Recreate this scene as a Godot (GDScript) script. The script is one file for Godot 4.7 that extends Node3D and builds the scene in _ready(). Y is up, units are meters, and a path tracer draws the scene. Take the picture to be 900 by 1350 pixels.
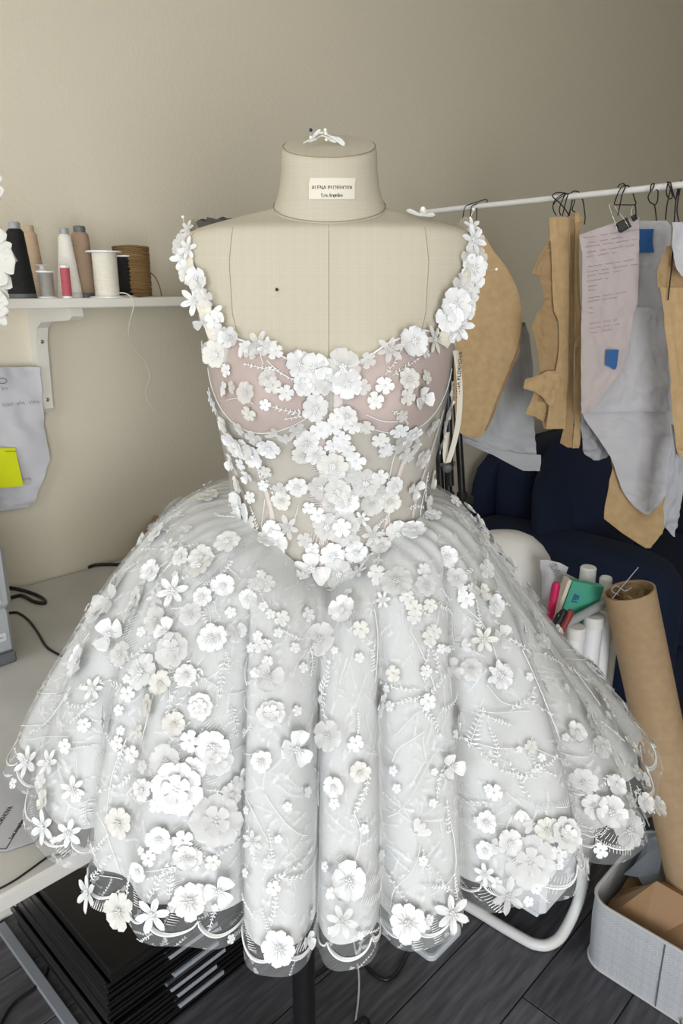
extends Node3D
# A lace mini dress on a linen dress form in a sewing room. Metres, y up. The camera stands at the origin at eye height EYE.

const EYE := 1.55
const FPX := 975.0
const PS := 0.28903        # sine and cosine of the camera's downward pitch of 16.8 degrees
const PC := 0.95732
const WDIR := Vector3(0.697, 0, -0.717)     # along the long wall, away from the window
const NDIR := Vector3(0.717, 0, 0.697)      # out of the long wall, into the room
const AX := -0.015         # the dress form's upright axis
const AZ := -1.0
const TABLE := 0.87
const WALL_N := -1.69

var M := {}
var rng := RandomNumberGenerator.new()
var noise := FastNoiseLite.new()
var used := {}


class MB:
	var v := PackedVector3Array()
	var uv := PackedVector2Array()
	var idx := PackedInt32Array()

	func vert(p: Vector3, t := Vector2.ZERO) -> int:
		v.append(p)
		uv.append(t)
		return v.size() - 1

	func tri(a: int, b: int, c: int) -> void:
		idx.append(a)
		idx.append(b)
		idx.append(c)

	func quad(a: int, b: int, c: int, d: int) -> void:      # clockwise seen from outside
		tri(a, b, c)
		tri(a, c, d)

	func flat_poly(pts: Array) -> void:                      # its own vertices, clockwise seen from outside
		var first := v.size()
		for p in pts:
			vert(p)
		for i in range(1, pts.size() - 1):
			tri(first, first + i, first + i + 1)

	func box(xf: Transform3D, size: Vector3, bevel := 0.0) -> void:   # chamfered, each face flat
		var h := size / 2.0
		var b := minf(bevel, minf(h.x, minf(h.y, h.z)) * 0.9)
		var c := {}
		for sx in [-1, 1]:
			for sy in [-1, 1]:
				for sz in [-1, 1]:
					var s := Vector3(sx, sy, sz)
					c[[sx, sy, sz, 0]] = xf * (s * (h - Vector3(0, b, b)))
					c[[sx, sy, sz, 1]] = xf * (s * (h - Vector3(b, 0, b)))
					c[[sx, sy, sz, 2]] = xf * (s * (h - Vector3(b, b, 0)))
		for k in 3:
			for s in [-1, 1]:
				var pts := []
				for q in [[-1, -1], [-1, 1], [1, 1], [1, -1]]:
					var key := [q[0], q[1], 0, k]
					if k == 0: key = [s, q[0], q[1], 0]
					elif k == 1: key = [q[1], s, q[0], 1]
					else: key = [q[0], q[1], s, 2]
					pts.append(c[key])
				face(pts, xf.origin)
		if b <= 0.0:
			return
		for s in [-1, 1]:
			for q in [-1, 1]:
				face([c[[s, q, -1, 0]], c[[s, q, 1, 0]], c[[s, q, 1, 1]], c[[s, q, -1, 1]]], xf.origin)
				face([c[[s, -1, q, 0]], c[[s, 1, q, 0]], c[[s, 1, q, 2]], c[[s, -1, q, 2]]], xf.origin)
				face([c[[-1, s, q, 1]], c[[1, s, q, 1]], c[[1, s, q, 2]], c[[-1, s, q, 2]]], xf.origin)
				for z in [-1, 1]:
					face([c[[s, q, z, 0]], c[[s, q, z, 1]], c[[s, q, z, 2]]], xf.origin)

	func face(pts: Array, centre: Vector3) -> void:          # turned to look away from the centre
		var nrm: Vector3 = (pts[2] - pts[0]).cross(pts[1] - pts[0])
		var mid := Vector3.ZERO
		for p in pts:
			mid += p
		if nrm.dot(mid / pts.size() - centre) < 0.0:
			pts.reverse()
		flat_poly(pts)

	func tube(path: PackedVector3Array, radius: float, sides := 6, caps := true, taper := 1.0) -> void:
		var n := path.size()
		if n < 2:
			return
		var first := v.size()
		var side := Vector3.ZERO
		for i in n:
			var d := (path[mini(i + 1, n - 1)] - path[maxi(i - 1, 0)]).normalized()
			if i == 0:
				side = d.cross(Vector3.UP if absf(d.y) < 0.9 else Vector3.RIGHT).normalized()
			else:
				side = (side - d * side.dot(d)).normalized()
			var up := d.cross(side)
			var r := radius * lerpf(1.0, taper, float(i) / (n - 1))
			for k in sides:
				var a := TAU * k / sides
				vert(path[i] + (side * cos(a) + up * sin(a)) * r, Vector2(float(k) / sides, float(i)))
		for i in n - 1:
			for k in sides:
				var a := first + i * sides + k
				var b := first + i * sides + (k + 1) % sides
				quad(a, a + sides, b + sides, b)
		if caps:
			for e in [0, n - 1]:
				var start := first + int(e) * sides
				var m := vert(path[e])
				for k in sides:
					if e == 0:
						tri(m, start + k, start + (k + 1) % sides)
					else:
						tri(m, start + (k + 1) % sides, start + k)

	func lathe(profile: Array, sides := 24, xf := Transform3D.IDENTITY) -> void:     # profile of Vector2(radius, height), from bottom to top on the outside
		for j in profile.size() - 1:
			var p: Vector2 = profile[j]
			var q: Vector2 = profile[j + 1]
			var first := v.size()
			for k in sides + 1:
				var a := TAU * k / sides
				var d := Vector3(cos(a), 0, sin(a))
				vert(xf * (d * p.x + Vector3.UP * p.y), Vector2(float(k) / sides, p.y))
				vert(xf * (d * q.x + Vector3.UP * q.y), Vector2(float(k) / sides, q.y))
			for k in sides:
				var a := first + k * 2
				quad(a, a + 2, a + 3, a + 1)

	func grid(rows: int, cols: int, first: int, close := false, flip := false) -> void:
		for i in rows - 1:
			for j in (cols if close else cols - 1):
				var a := first + i * cols + j
				var b := first + i * cols + (j + 1) % cols
				if flip:
					quad(a, a + cols, b + cols, b)
				else:
					quad(a, b, b + cols, a + cols)

	func mesh(mat: Material, smooth := true) -> ArrayMesh:
		var n := PackedVector3Array()
		n.resize(v.size())
		for i in range(0, idx.size(), 3):
			var a := idx[i]
			var b := idx[i + 1]
			var c := idx[i + 2]
			var f := (v[c] - v[a]).cross(v[b] - v[a])
			n[a] += f
			n[b] += f
			n[c] += f
		for i in n.size():
			n[i] = n[i].normalized() if n[i].length_squared() > 1e-20 else Vector3.UP
		var arr := []
		arr.resize(Mesh.ARRAY_MAX)
		arr[Mesh.ARRAY_VERTEX] = v
		arr[Mesh.ARRAY_NORMAL] = n
		arr[Mesh.ARRAY_TEX_UV] = uv
		arr[Mesh.ARRAY_INDEX] = idx
		var m := ArrayMesh.new()
		m.add_surface_from_arrays(Mesh.PRIMITIVE_TRIANGLES, arr)
		m.surface_set_material(0, mat)
		return m


# ---------------------------------------------------------------- names, things and parts

func numbered(called: String) -> String:
	if not used.has(called):
		used[called] = 0
		return called
	used[called] += 1
	return "%s_%03d" % [called, used[called]]


func thing(called: String, label: String, category: String, at_ := Vector3.ZERO, group := "", basis_ := Basis.IDENTITY) -> Node3D:
	var o := Node3D.new()
	o.name = numbered(called)
	add_child(o)
	o.transform = Transform3D(basis_, at_)
	o.set_meta("label", label)
	o.set_meta("category", category)
	if group:
		o.set_meta("group", group)
	return o


func part(called: String, mesh_: Mesh, parent: Node, xf := Transform3D.IDENTITY, label := "") -> MeshInstance3D:
	var o := MeshInstance3D.new()
	o.name = called
	o.mesh = mesh_
	o.transform = xf
	parent.add_child(o, true)
	if label:
		o.set_meta("label", label)
	return o


func build(called: String, mb: MB, mat: Material, parent: Node, label := "") -> MeshInstance3D:
	return part(called, mb.mesh(mat), parent, Transform3D.IDENTITY, label)


func local(o: Node3D, mb: MB) -> MB:                         # world vertices into the thing's own axes
	var inv := o.transform.affine_inverse()
	for i in mb.v.size():
		mb.v[i] = inv * mb.v[i]
	return mb


func bw(called: String, mb: MB, mat: Material, o: Node3D, label := "") -> MeshInstance3D:
	return build(called, local(o, mb), mat, o, label)


func structure(called: String, label: String, mesh_: Mesh, parent: Node = self) -> MeshInstance3D:
	var o := MeshInstance3D.new()
	o.name = called
	o.mesh = mesh_
	parent.add_child(o, true)
	if parent == self:
		o.set_meta("kind", "structure")
		o.set_meta("label", label)
		o.set_meta("category", called.get_slice("_", 0))
	return o


# ---------------------------------------------------------------- where things stand

func ray(px: float, py: float) -> Vector3:
	var y := -(py - 675.0) / FPX
	return Vector3((px - 450.0) / FPX, y * PC - PS, -(PC + y * PS))


func at(px: float, py: float, depth: float) -> Vector3:
	var d := ray(px, py)
	return Vector3(0, EYE, 0) + d * (depth / -d.z)


func on_y(px: float, py: float, y: float) -> Vector3:
	var d := ray(px, py)
	return Vector3(0, EYE, 0) + d * ((y - EYE) / d.y)


func on_n(px: float, py: float, n: float) -> Vector3:        # on a plane along the long wall
	var d := ray(px, py)
	return Vector3(0, EYE, 0) + d * (n / d.dot(NDIR))


func pixel(p: Vector3) -> Vector3:                           # where a point lies in the frame, and how deep
	var y := p.y - EYE
	var f := -y * PS - p.z * PC
	var up := y * PC - p.z * PS
	return Vector3(450.0 + FPX * p.x / f, 675.0 - FPX * up / f, f)


func rp(w: float, y: float, n: float) -> Vector3:            # room axes to world
	return WDIR * w + Vector3.UP * y + NDIR * n


func room_basis() -> Basis:
	return Basis(WDIR.normalized(), Vector3.UP, NDIR.normalized())


func rbox(mb: MB, w0: float, w1: float, y0: float, y1: float, n0: float, n1: float, bevel := 0.002) -> void:
	mb.box(Transform3D(room_basis(), rp((w0 + w1) / 2, (y0 + y1) / 2, (n0 + n1) / 2)), Vector3(w1 - w0, y1 - y0, n1 - n0), bevel)


func spline(pts: Array, per := 6) -> PackedVector3Array:
	var out := PackedVector3Array()
	var n := pts.size()
	for i in n - 1:
		var p0: Vector3 = pts[maxi(i - 1, 0)]
		var p1: Vector3 = pts[i]
		var p2: Vector3 = pts[i + 1]
		var p3: Vector3 = pts[mini(i + 2, n - 1)]
		for k in per:
			out.append(p1.cubic_interpolate(p2, p0, p3, float(k) / per))
	out.append(pts[n - 1])
	return out


func lut(x: float, xs: Array, ys: Array) -> float:
	if x <= xs[0]:
		return ys[0]
	for i in range(1, xs.size()):
		if x <= xs[i]:
			var t: float = (x - xs[i - 1]) / (xs[i] - xs[i - 1])
			return lerpf(ys[i - 1], ys[i], t)
	return ys[-1]


func smooth_lut(x: float, xs: Array, ys: Array) -> float:    # Catmull-Rom over uneven steps
	var n := xs.size()
	if x <= xs[0]:
		return ys[0]
	if x >= xs[n - 1]:
		return ys[n - 1]
	var i := 1
	while x > xs[i]:
		i += 1
	var h: float = xs[i] - xs[i - 1]
	var t: float = (x - xs[i - 1]) / h
	var m0: float = (ys[i] - ys[maxi(i - 2, 0)]) / (xs[i] - xs[maxi(i - 2, 0)]) * h
	var m1: float = (ys[mini(i + 1, n - 1)] - ys[i - 1]) / (xs[mini(i + 1, n - 1)] - xs[i - 1]) * h
	var t2 := t * t
	var t3 := t2 * t
	return (2 * t3 - 3 * t2 + 1) * ys[i - 1] + (t3 - 2 * t2 + t) * m0 + (-2 * t3 + 3 * t2) * ys[i] + (t3 - t2) * m1


# ---------------------------------------------------------------- materials

func rgb(r: float, g: float, b: float, a := 1.0) -> Color:
	return Color(r / 255.0, g / 255.0, b / 255.0, a)


func mat(called: String, c: Color, rough := 0.7, metal := 0.0) -> StandardMaterial3D:
	var m := StandardMaterial3D.new()
	m.resource_name = called
	m.albedo_color = c
	m.roughness = rough
	m.metallic = metal
	M[called] = m
	return m


func noise_tex(freq: float, size := 512, octaves := 4, kind := FastNoiseLite.TYPE_SIMPLEX_SMOOTH, ramp: Gradient = null, normal := 0.0, sd := 3) -> NoiseTexture2D:
	var f := FastNoiseLite.new()
	f.noise_type = kind
	f.frequency = freq
	f.fractal_octaves = octaves
	f.seed = sd
	var t := NoiseTexture2D.new()
	t.width = size
	t.height = size
	t.seamless = true
	t.noise = f
	if ramp:
		t.color_ramp = ramp
	if normal > 0.0:
		t.as_normal_map = true
		t.bump_strength = normal
	return t


func ramp(c0: Color, c1: Color) -> Gradient:
	var g := Gradient.new()
	g.set_color(0, c0)
	g.set_color(1, c1)
	return g


func tri_map(m: StandardMaterial3D, scale: float, world := true) -> void:
	m.uv1_triplanar = true
	m.uv1_world_triplanar = world
	m.uv1_scale = Vector3.ONE * scale


func weave(called: String, c0: Color, c1: Color, scale: float, rough := 0.9) -> StandardMaterial3D:
	# a plain weave: warp and weft threads over each other, with a little slub
	var size := 128
	var im := Image.create(size, size, false, Image.FORMAT_RGB8)
	var r := RandomNumberGenerator.new()
	r.seed = 11
	var slub := []
	for i in 64:
		slub.append(r.randf())
	for y in size:
		for x in size:
			var over := ((x / 4) + (y / 4)) % 2
			var k: float = slub[(x / 4) % 64] if over else slub[(y / 4 + 29) % 64]
			var e := 0.25 if (x % 4 == 0 if over else y % 4 == 0) else 0.0
			im.set_pixel(x, y, c0.lerp(c1, clampf(0.55 * k + 0.3 * over + e * 0.6, 0, 1)))
	var m := mat(called, Color.WHITE, rough)
	m.albedo_texture = ImageTexture.create_from_image(im)
	tri_map(m, scale)
	return m


func thread_pattern() -> ImageTexture:
	# fine machine embroidery on net: feathery rows of stitches and trailing threads, white on a sheer ground
	var size := 1024
	var im := Image.create(size, size, false, Image.FORMAT_RGBA8)
	im.fill(Color(1, 1, 1, 0.12))
	var r := RandomNumberGenerator.new()
	r.seed = 6
	for k in 210:
		var c := Vector2(r.randf() * size, r.randf() * size)
		var a := r.randf() * TAU
		var d := Vector2(cos(a), sin(a))
		var s := Vector2(-d.y, d.x)
		var strong := r.randf_range(0.35, 0.85)
		if k % 3:
			for i in r.randi_range(5, 12):              # parallel stitches
				var l := r.randf_range(10.0, 24.0)
				for j in int(l):
					dot(im, c + s * i * 5.0 + d * (j - l * 0.5), strong)
		else:                                            # a trailing thread with little side stitches
			var p := c
			for i in r.randi_range(50, 120):
				a += r.randf_range(-0.06, 0.06)
				p += Vector2(cos(a), sin(a)) * 1.5
				dot(im, p, strong)
				if i % 9 == 0:
					for e in [-1, 1]:
						for j in 9:
							dot(im, p + Vector2(cos(a + 0.8 * e), sin(a + 0.8 * e)) * j, strong)
	return ImageTexture.create_from_image(im)


func dot(im: Image, p: Vector2, strong: float) -> void:
	for o in [Vector2i(0, 0), Vector2i(1, 0), Vector2i(0, 1)]:
		im.set_pixel(posmod(int(p.x) + o.x, 1024), posmod(int(p.y) + o.y, 1024), Color(1, 1, 1, strong))


func make_materials() -> void:
	var w := mat("wall_paint", rgb(222, 215, 197), 0.75)
	w.normal_enabled = true
	w.normal_texture = noise_tex(0.035, 512, 3, FastNoiseLite.TYPE_SIMPLEX_SMOOTH, null, 5.0)
	w.normal_scale = 0.22
	tri_map(w, 5.0)
	mat("ceiling_paint", rgb(235, 232, 224), 0.9)
	mat("trim_white", rgb(232, 230, 222), 0.45)
	var t := mat("table_top", Color.WHITE, 0.5)
	t.albedo_texture = noise_tex(0.006, 512, 4, FastNoiseLite.TYPE_SIMPLEX_SMOOTH, ramp(rgb(188, 186, 181), rgb(208, 207, 203)))
	tri_map(t, 1.3)
	mat("shelf_white", rgb(226, 224, 216), 0.45)
	for i in 4:
		var p := mat("plank_%d" % i, Color.WHITE, 0.55)
		var k := [0.0, 7.0, -6.0, 12.0]
		var im_r := ramp(rgb(55 + k[i], 55 + k[i], 60 + k[i]), rgb(101 + k[i], 100 + k[i], 106 + k[i]))
		p.albedo_texture = noise_tex(0.02, 512, 5, FastNoiseLite.TYPE_SIMPLEX_SMOOTH, im_r, 0.0, 20 + i)
		p.uv1_scale = Vector3(1, 1, 1)
	weave("linen", rgb(184, 178, 160), rgb(194, 188, 172), 16.0)
	mat("seam_thread", rgb(160, 150, 127), 0.9)
	var li := mat("lining_organza", rgb(203, 205, 205), 0.55)
	li.backlight_enabled = true
	li.backlight = Color(0.4, 0.4, 0.4)
	var stitches := thread_pattern()
	var tu := mat("tulle", rgb(236, 239, 242), 0.8)
	tu.transparency = BaseMaterial3D.TRANSPARENCY_ALPHA
	tu.albedo_texture = stitches
	tu.uv1_scale = Vector3(4.0, 4.0, 1.0)
	var bt := mat("bodice_tulle", rgb(208, 205, 202, 0.38), 0.8)
	bt.transparency = BaseMaterial3D.TRANSPARENCY_ALPHA
	mat("cup_lining", rgb(192, 164, 156), 0.7)
	mat("boning", rgb(236, 222, 218), 0.6)
	# satin stitch: fine threads that run along the petal
	var thr := Image.create(128, 128, false, Image.FORMAT_RGB8)
	var tr := RandomNumberGenerator.new()
	tr.seed = 31
	for x in 128:
		var k := 0.5 + 0.5 * sin(x * TAU / 8.0) + tr.randf_range(-0.15, 0.15)
		for y in 128:
			var e := clampf(k + 0.25 * sin(y * TAU / 64.0 + x * 0.9), 0, 1)
			thr.set_pixel(x, y, Color(e, e, e))
	thr.bump_map_to_normal_map(2.5)
	var thread_relief := ImageTexture.create_from_image(thr)
	for i in 4:
		var pe := mat("petal_%d" % i, [rgb(232, 234, 236), rgb(228, 229, 229), rgb(222, 222, 217), rgb(228, 229, 229, 0.6)][i], 0.5)
		if i == 3:
			pe.transparency = BaseMaterial3D.TRANSPARENCY_ALPHA
		else:
			pe.normal_enabled = true
			pe.normal_texture = thread_relief
			pe.normal_scale = 0.6
		pe.backlight_enabled = true
		pe.backlight = Color(0.36, 0.36, 0.36)
	mat("thread_white", rgb(230, 232, 232), 0.45)
	mat("pearl", rgb(240, 236, 226), 0.2)
	var st := mat("strap_organza", rgb(236, 230, 214), 0.5)
	st.backlight_enabled = true
	st.backlight = Color(0.4, 0.4, 0.38)
	mat("black_plastic", rgb(22, 22, 24), 0.35)
	mat("black_matte", rgb(16, 16, 17), 0.7)
	mat("black_thread", rgb(17, 17, 20), 0.8)
	mat("grey_plastic", rgb(158, 162, 165), 0.4)
	mat("grey_dark_plastic", rgb(96, 100, 104), 0.45)
	mat("white_plastic", rgb(232, 235, 238), 0.3)
	mat("white_metal", rgb(226, 227, 225), 0.35)
	mat("pale_metal", rgb(206, 212, 218), 0.4)
	mat("steel", rgb(190, 188, 184), 0.25, 0.9)
	mat("white_thread", rgb(232, 229, 222), 0.7)
	mat("taupe_thread", rgb(160, 138, 116), 0.8)
	mat("beige_thread", rgb(196, 172, 146), 0.8)
	mat("pink_thread", rgb(186, 92, 104), 0.6)
	mat("ivory_ribbon", rgb(226, 222, 208), 0.3)
	mat("twine", rgb(142, 113, 74), 0.9)
	mat("silver_thread", rgb(176, 174, 166), 0.3, 0.4)
	for k in [["kraft", 187, 159, 118], ["kraft_dark", 168, 140, 102], ["cardboard", 168, 143, 111]]:
		var kp := mat(k[0], Color.WHITE, 0.8)
		kp.albedo_texture = noise_tex(0.05, 256, 4, FastNoiseLite.TYPE_SIMPLEX_SMOOTH, ramp(rgb(k[1] - 9, k[2] - 9, k[3] - 9), rgb(k[1] + 7, k[2] + 7, k[3] + 7)))
		tri_map(kp, 3.0)
	var pw := mat("paper_white", rgb(196, 196, 202), 0.85)
	pw.backlight_enabled = true
	pw.backlight = Color(0.3, 0.3, 0.3)
	mat("paper_pink", rgb(190, 180, 181), 0.85)
	mat("paper_grey", rgb(168, 171, 178), 0.85)
	mat("tracing_grey", rgb(182, 185, 190), 0.8)
	mat("ink_red", rgb(176, 132, 132), 0.9)
	mat("ink_black", rgb(28, 28, 30), 0.9)
	mat("ink_grey", rgb(120, 120, 126), 0.9)
	mat("tape_blue", rgb(24, 88, 152), 0.6)
	mat("note_yellow", rgb(216, 226, 16), 0.8)
	var nv := mat("navy_velvet", rgb(3, 22, 52), 0.9)
	nv.rim_enabled = true
	nv.rim = 0.06
	nv.rim_tint = 1.0
	weave("grey_felt", rgb(166, 170, 176), rgb(204, 207, 210), 9.0, 0.95)
	mat("felt_edge", rgb(192, 193, 192), 0.9)
	mat("kraft_bag", rgb(150, 117, 82), 0.6)
	mat("cloth_grey", rgb(150, 156, 164), 0.9)
	mat("cushion_white", rgb(224, 224, 222), 0.9)
	mat("teal_card", rgb(68, 160, 136), 0.5)
	mat("magenta", rgb(196, 28, 92), 0.4)
	mat("red_plastic", rgb(140, 52, 48), 0.4)
	mat("label_cream", rgb(216, 211, 198), 0.7)
	mat("pin_blue", rgb(44, 38, 96), 0.25)
	mat("dark_trim", rgb(98, 96, 90), 0.9)
	mat("blue_print", rgb(36, 76, 150), 0.6)
	mat("outside_ground", rgb(120, 130, 96), 0.9)
	var gl := mat("window_glass", rgb(255, 255, 255, 0.05), 0.05)
	gl.transparency = BaseMaterial3D.TRANSPARENCY_ALPHA
	var bar := mat("clear_plastic", rgb(230, 232, 230, 0.55), 0.3)
	bar.transparency = BaseMaterial3D.TRANSPARENCY_ALPHA


# ---------------------------------------------------------------- the dress form's body and the dress on it

const BODY_Y := [-0.58, -0.55, -0.40, -0.33, -0.274, -0.199, -0.117, -0.057, 0.0, 0.04, 0.058, 0.068, 0.0735, 0.080, 0.088, 0.094, 0.0975, 0.105]
const BODY_A := [0.150, 0.170, 0.165, 0.146, 0.133, 0.142, 0.153, 0.160, 0.176, 0.185, 0.183, 0.176, 0.162, 0.139, 0.108, 0.080, 0.068, 0.060]
const BODY_F := [0.10, 0.12, 0.12, 0.104, 0.092, 0.098, 0.102, 0.102, 0.090, 0.081, 0.077, 0.074, 0.069, 0.0495, 0.030, 0.022, 0.018, 0.016]
const BODY_B := [0.12, 0.14, 0.125, 0.10, 0.082, 0.085, 0.098, 0.106, 0.110, 0.104, 0.098, 0.094, 0.090, 0.085, 0.079, 0.074, 0.072, 0.070]
var body_lut := []


func body_row(yr: float) -> Vector3:
	return Vector3(smooth_lut(yr, BODY_Y, BODY_A), smooth_lut(yr, BODY_Y, BODY_F), smooth_lut(yr, BODY_Y, BODY_B))


func body_pt(th: float, yr: float, off := 0.0) -> Vector3:
	var f := clampf((yr + 0.58) / 0.69, 0, 1) * 414.0
	var i := mini(int(f), 413)
	var row: Vector3 = body_lut[i].lerp(body_lut[i + 1], f - i)
	var s := sin(th)
	var c := cos(th)
	var x := signf(s) * pow(absf(s), 0.87) * (row.x + off)
	var z := signf(c) * pow(absf(c), 0.87) * ((row.y if c > 0 else row.z) + off)
	if c > -0.1:
		var k := smoothstep(-0.1, 0.3, c)
		for sx in [-0.078, 0.078]:
			var dx: float = x - sx
			var dy := yr + 0.128
			z += 0.044 * k * exp(-(dx * dx) / 0.0036 - (dy * dy) / (0.0044 if dy > 0 else 0.0026))
	return Vector3(AX + x, EYE + yr, AZ + z)


func rad(d: float) -> float:
	return deg_to_rad(d)


const TOP_T := [-180.0, -110.0, -85.0, -62.0, -40.0, -22.0, -8.0, 0.0, 8.0, 22.0, 38.0, 60.0, 85.0, 110.0, 180.0]
const TOP_Y := [-0.13, -0.10, -0.075, -0.062, -0.056, -0.066, -0.088, -0.092, -0.086, -0.060, -0.047, -0.055, -0.075, -0.10, -0.13]
const BOT_T := [-180.0, -120.0, -85.0, -55.0, -30.0, -14.0, 0.0, 14.0, 30.0, 55.0, 85.0, 120.0, 180.0]
const BOT_Y := [-0.27, -0.275, -0.283, -0.298, -0.325, -0.352, -0.375, -0.352, -0.325, -0.298, -0.283, -0.275, -0.27]


func top_y(th: float) -> float:
	return lut(rad_to_deg(wrapf(th, -PI, PI)), TOP_T, TOP_Y)


func bot_y(th: float) -> float:
	return lut(rad_to_deg(wrapf(th, -PI, PI)), BOT_T, BOT_Y)


func bodice_pt(th: float, yr: float, off := 0.005) -> Vector3:
	return body_pt(th, yr, off)


const HEM_T := [-180.0, -110.0, -75.0, -47.0, -29.0, -7.0, 14.0, 31.0, 45.0, 59.0, 80.0, 110.0, 180.0]
const HEM_R := [0.46, 0.46, 0.457, 0.415, 0.402, 0.388, 0.378, 0.388, 0.424, 0.460, 0.472, 0.47, 0.46]
const HEM_Y := [-0.645, -0.64, -0.636, -0.670, -0.677, -0.695, -0.685, -0.668, -0.656, -0.652, -0.648, -0.648, -0.645]
const RHO_S := [0.0, 0.12, 0.22, 0.42, 0.62, 0.82, 1.0]
const RHO := [0.0, 0.165, 0.29, 0.50, 0.695, 0.87, 1.0]
const DROP := [0.0, 0.03, 0.105, 0.325, 0.575, 0.80, 1.0]
const FOLD_EDGE := [-90.0, -66.0, -47.0, -15.0, -2.0, 9.6, 25.5, 48.0, 62.0, 90.0, 108.0, 128.0, 146.0, 164.0, 182.0, 200.0, 218.0, 236.0, 253.0, 270.0]
const FOLD_DEEP := [0.030, 0.036, 0.055, 0.060, 0.050, 0.055, 0.055, 0.034, 0.030, 0.03, 0.03, 0.03, 0.03, 0.03, 0.03, 0.03, 0.03, 0.03, 0.03]
var hem_lut := []
var rho_lut := []
var fold_lut := PackedFloat32Array()


func prepare_shapes() -> void:
	body_lut = []
	for i in 415:
		body_lut.append(body_row(-0.58 + 0.69 * i / 414.0))
	for i in 721:
		var d := -180.0 + i * 0.5
		hem_lut.append(Vector2(smooth_lut(d, HEM_T, HEM_R), smooth_lut(d, HEM_T, HEM_Y)))
	for i in 102:
		var s := i / 100.0
		rho_lut.append(Vector2(smooth_lut(s, RHO_S, RHO), smooth_lut(s, RHO_S, DROP)))
	fold_lut.resize(721)
	for i in 721:
		var d := -90.0 + i * 0.5
		var k := 0
		while k < FOLD_DEEP.size() - 1 and d > FOLD_EDGE[k + 1]:
			k += 1
		var u: float = (d - FOLD_EDGE[k]) / (FOLD_EDGE[k + 1] - FOLD_EDGE[k]) * 2.0 - 1.0
		var g := pow(maxf(0.0, 1.0 - pow(absf(u), 3.2)), 0.55) - 0.82
		var wide: float = FOLD_EDGE[k + 1] - FOLD_EDGE[k]
		var ripple := 0.0
		if wide > 20.0:
			ripple = 0.007 * sin(u * PI * (1.5 if wide < 30.0 else 2.5)) * (1.0 - u * u)
		fold_lut[i] = g * FOLD_DEEP[k] + ripple


func skirt_pt(th: float, s: float, off := 0.0) -> Vector3:
	var sn := sin(th)
	var cs := cos(th)
	var hf := (rad_to_deg(wrapf(th, -PI, PI)) + 180.0) * 2.0
	var hi := clampi(int(hf), 0, 719)
	var hem: Vector2 = hem_lut[hi].lerp(hem_lut[hi + 1], hf - hi)
	var rf := clampf(s, 0.0, 1.005) * 100.0
	var ri := int(rf)
	var rh: Vector2 = rho_lut[ri].lerp(rho_lut[ri + 1], rf - ri)
	var wy := bot_y(th) + 0.006
	var w0 := body_pt(th, wy, 0.007)
	var wr := Vector2(w0.x - AX, w0.z - AZ).length()
	var r := lerpf(wr, hem.x, rh.x)
	var y := lerpf(wy, hem.y, rh.y)
	if sn > 0.0:                                     # the side by the rack hangs straighter
		r -= 0.042 * sn * sn * sin(PI * rh.x)
	else:
		r += 0.010 * sn * sn * sin(PI * rh.x)
	var zc := r * cs + 0.33 * (1.0 - s) * cs / (absf(cs) + 0.2)
	var psi := rad_to_deg(atan2(r * sn, zc))
	if psi < -90.0:
		psi += 360.0
	var pf := (psi + 90.0) * 2.0
	var pi_ := clampi(int(pf), 0, 719)
	var fold := lerpf(fold_lut[pi_], fold_lut[pi_ + 1], pf - pi_)
	r += fold * lerpf(0.10, 1.0, smoothstep(0.0, 0.6, s))
	r += 0.005 * sin(th * 46.0 + 2.0 * sin(th * 7.0)) * exp(-s * 5.0) * smoothstep(0.0, 0.03, s)
	var p := Vector3(AX + r * sn, EYE + y, AZ + r * cs)
	var q := noise.get_noise_3d(p.x * 28.0, p.y * 16.0, p.z * 28.0) * 0.0055 * smoothstep(0.0, 0.2, s)
	var rr := r + q - off
	return Vector3(AX + rr * sn, EYE + y - off * 0.5 + q * 0.6, AZ + rr * cs)


func skirt_grid(s0: float, s1: float, rows: int, cols: int, off: float, ragged := 0.0) -> MB:
	var mb := MB.new()
	for i in rows:
		for j in cols:
			var th := -PI + TAU * j / cols
			var low := s1 + (0.022 * smoothstep(-0.32, -0.2, th) * smoothstep(1.0, 0.6, th) if ragged > 0.0 else 0.0)
			var s := lerpf(s0, low, pow(float(i) / (rows - 1), 0.9))
			if ragged > 0.0 and i == rows - 1:
				s += ragged * sin(th * 31.0) * 0.5
			mb.vert(skirt_pt(th, s, off), Vector2(th * 0.4, s * 0.5))
	mb.grid(rows, cols, 0, true)
	return mb


# ---------------------------------------------------------------- lace: where it sits

var spots := []            # [point, normal, kind, param a, param b]
var cells := {}


func add_spot(p: Vector3, n: Vector3, kind: int, a: float, b: float) -> void:
	var to := Vector3(0, EYE, 0) - p
	var facing := n.dot(to.normalized())
	if facing < -0.12:
		return
	var q := pixel(p)
	var key := Vector2i(floori(q.x / 12.0), floori(q.y / 12.0))
	if not cells.has(key):
		cells[key] = []
	cells[key].append(spots.size())
	spots.append([p, n, kind, a, b, q.x, q.y, q.z])


func surf(kind: int, a: float, b: float, off := 0.0) -> Vector3:
	if kind == 0:
		return skirt_pt(a, b, off)
	return bodice_pt(a, b, 0.006 - off)


func surf_normal(kind: int, a: float, b: float) -> Vector3:
	var e := 0.012
	var p := surf(kind, a + e, b)
	var q := surf(kind, a - e, b)
	var u := surf(kind, a, b - e if kind == 0 else b + e)
	var d := surf(kind, a, b + e if kind == 0 else b - e)
	var n := (p - q).cross(u - d)
	return n.normalized() if n.length_squared() > 1e-16 else Vector3(sin(a), 0, cos(a))


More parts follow.
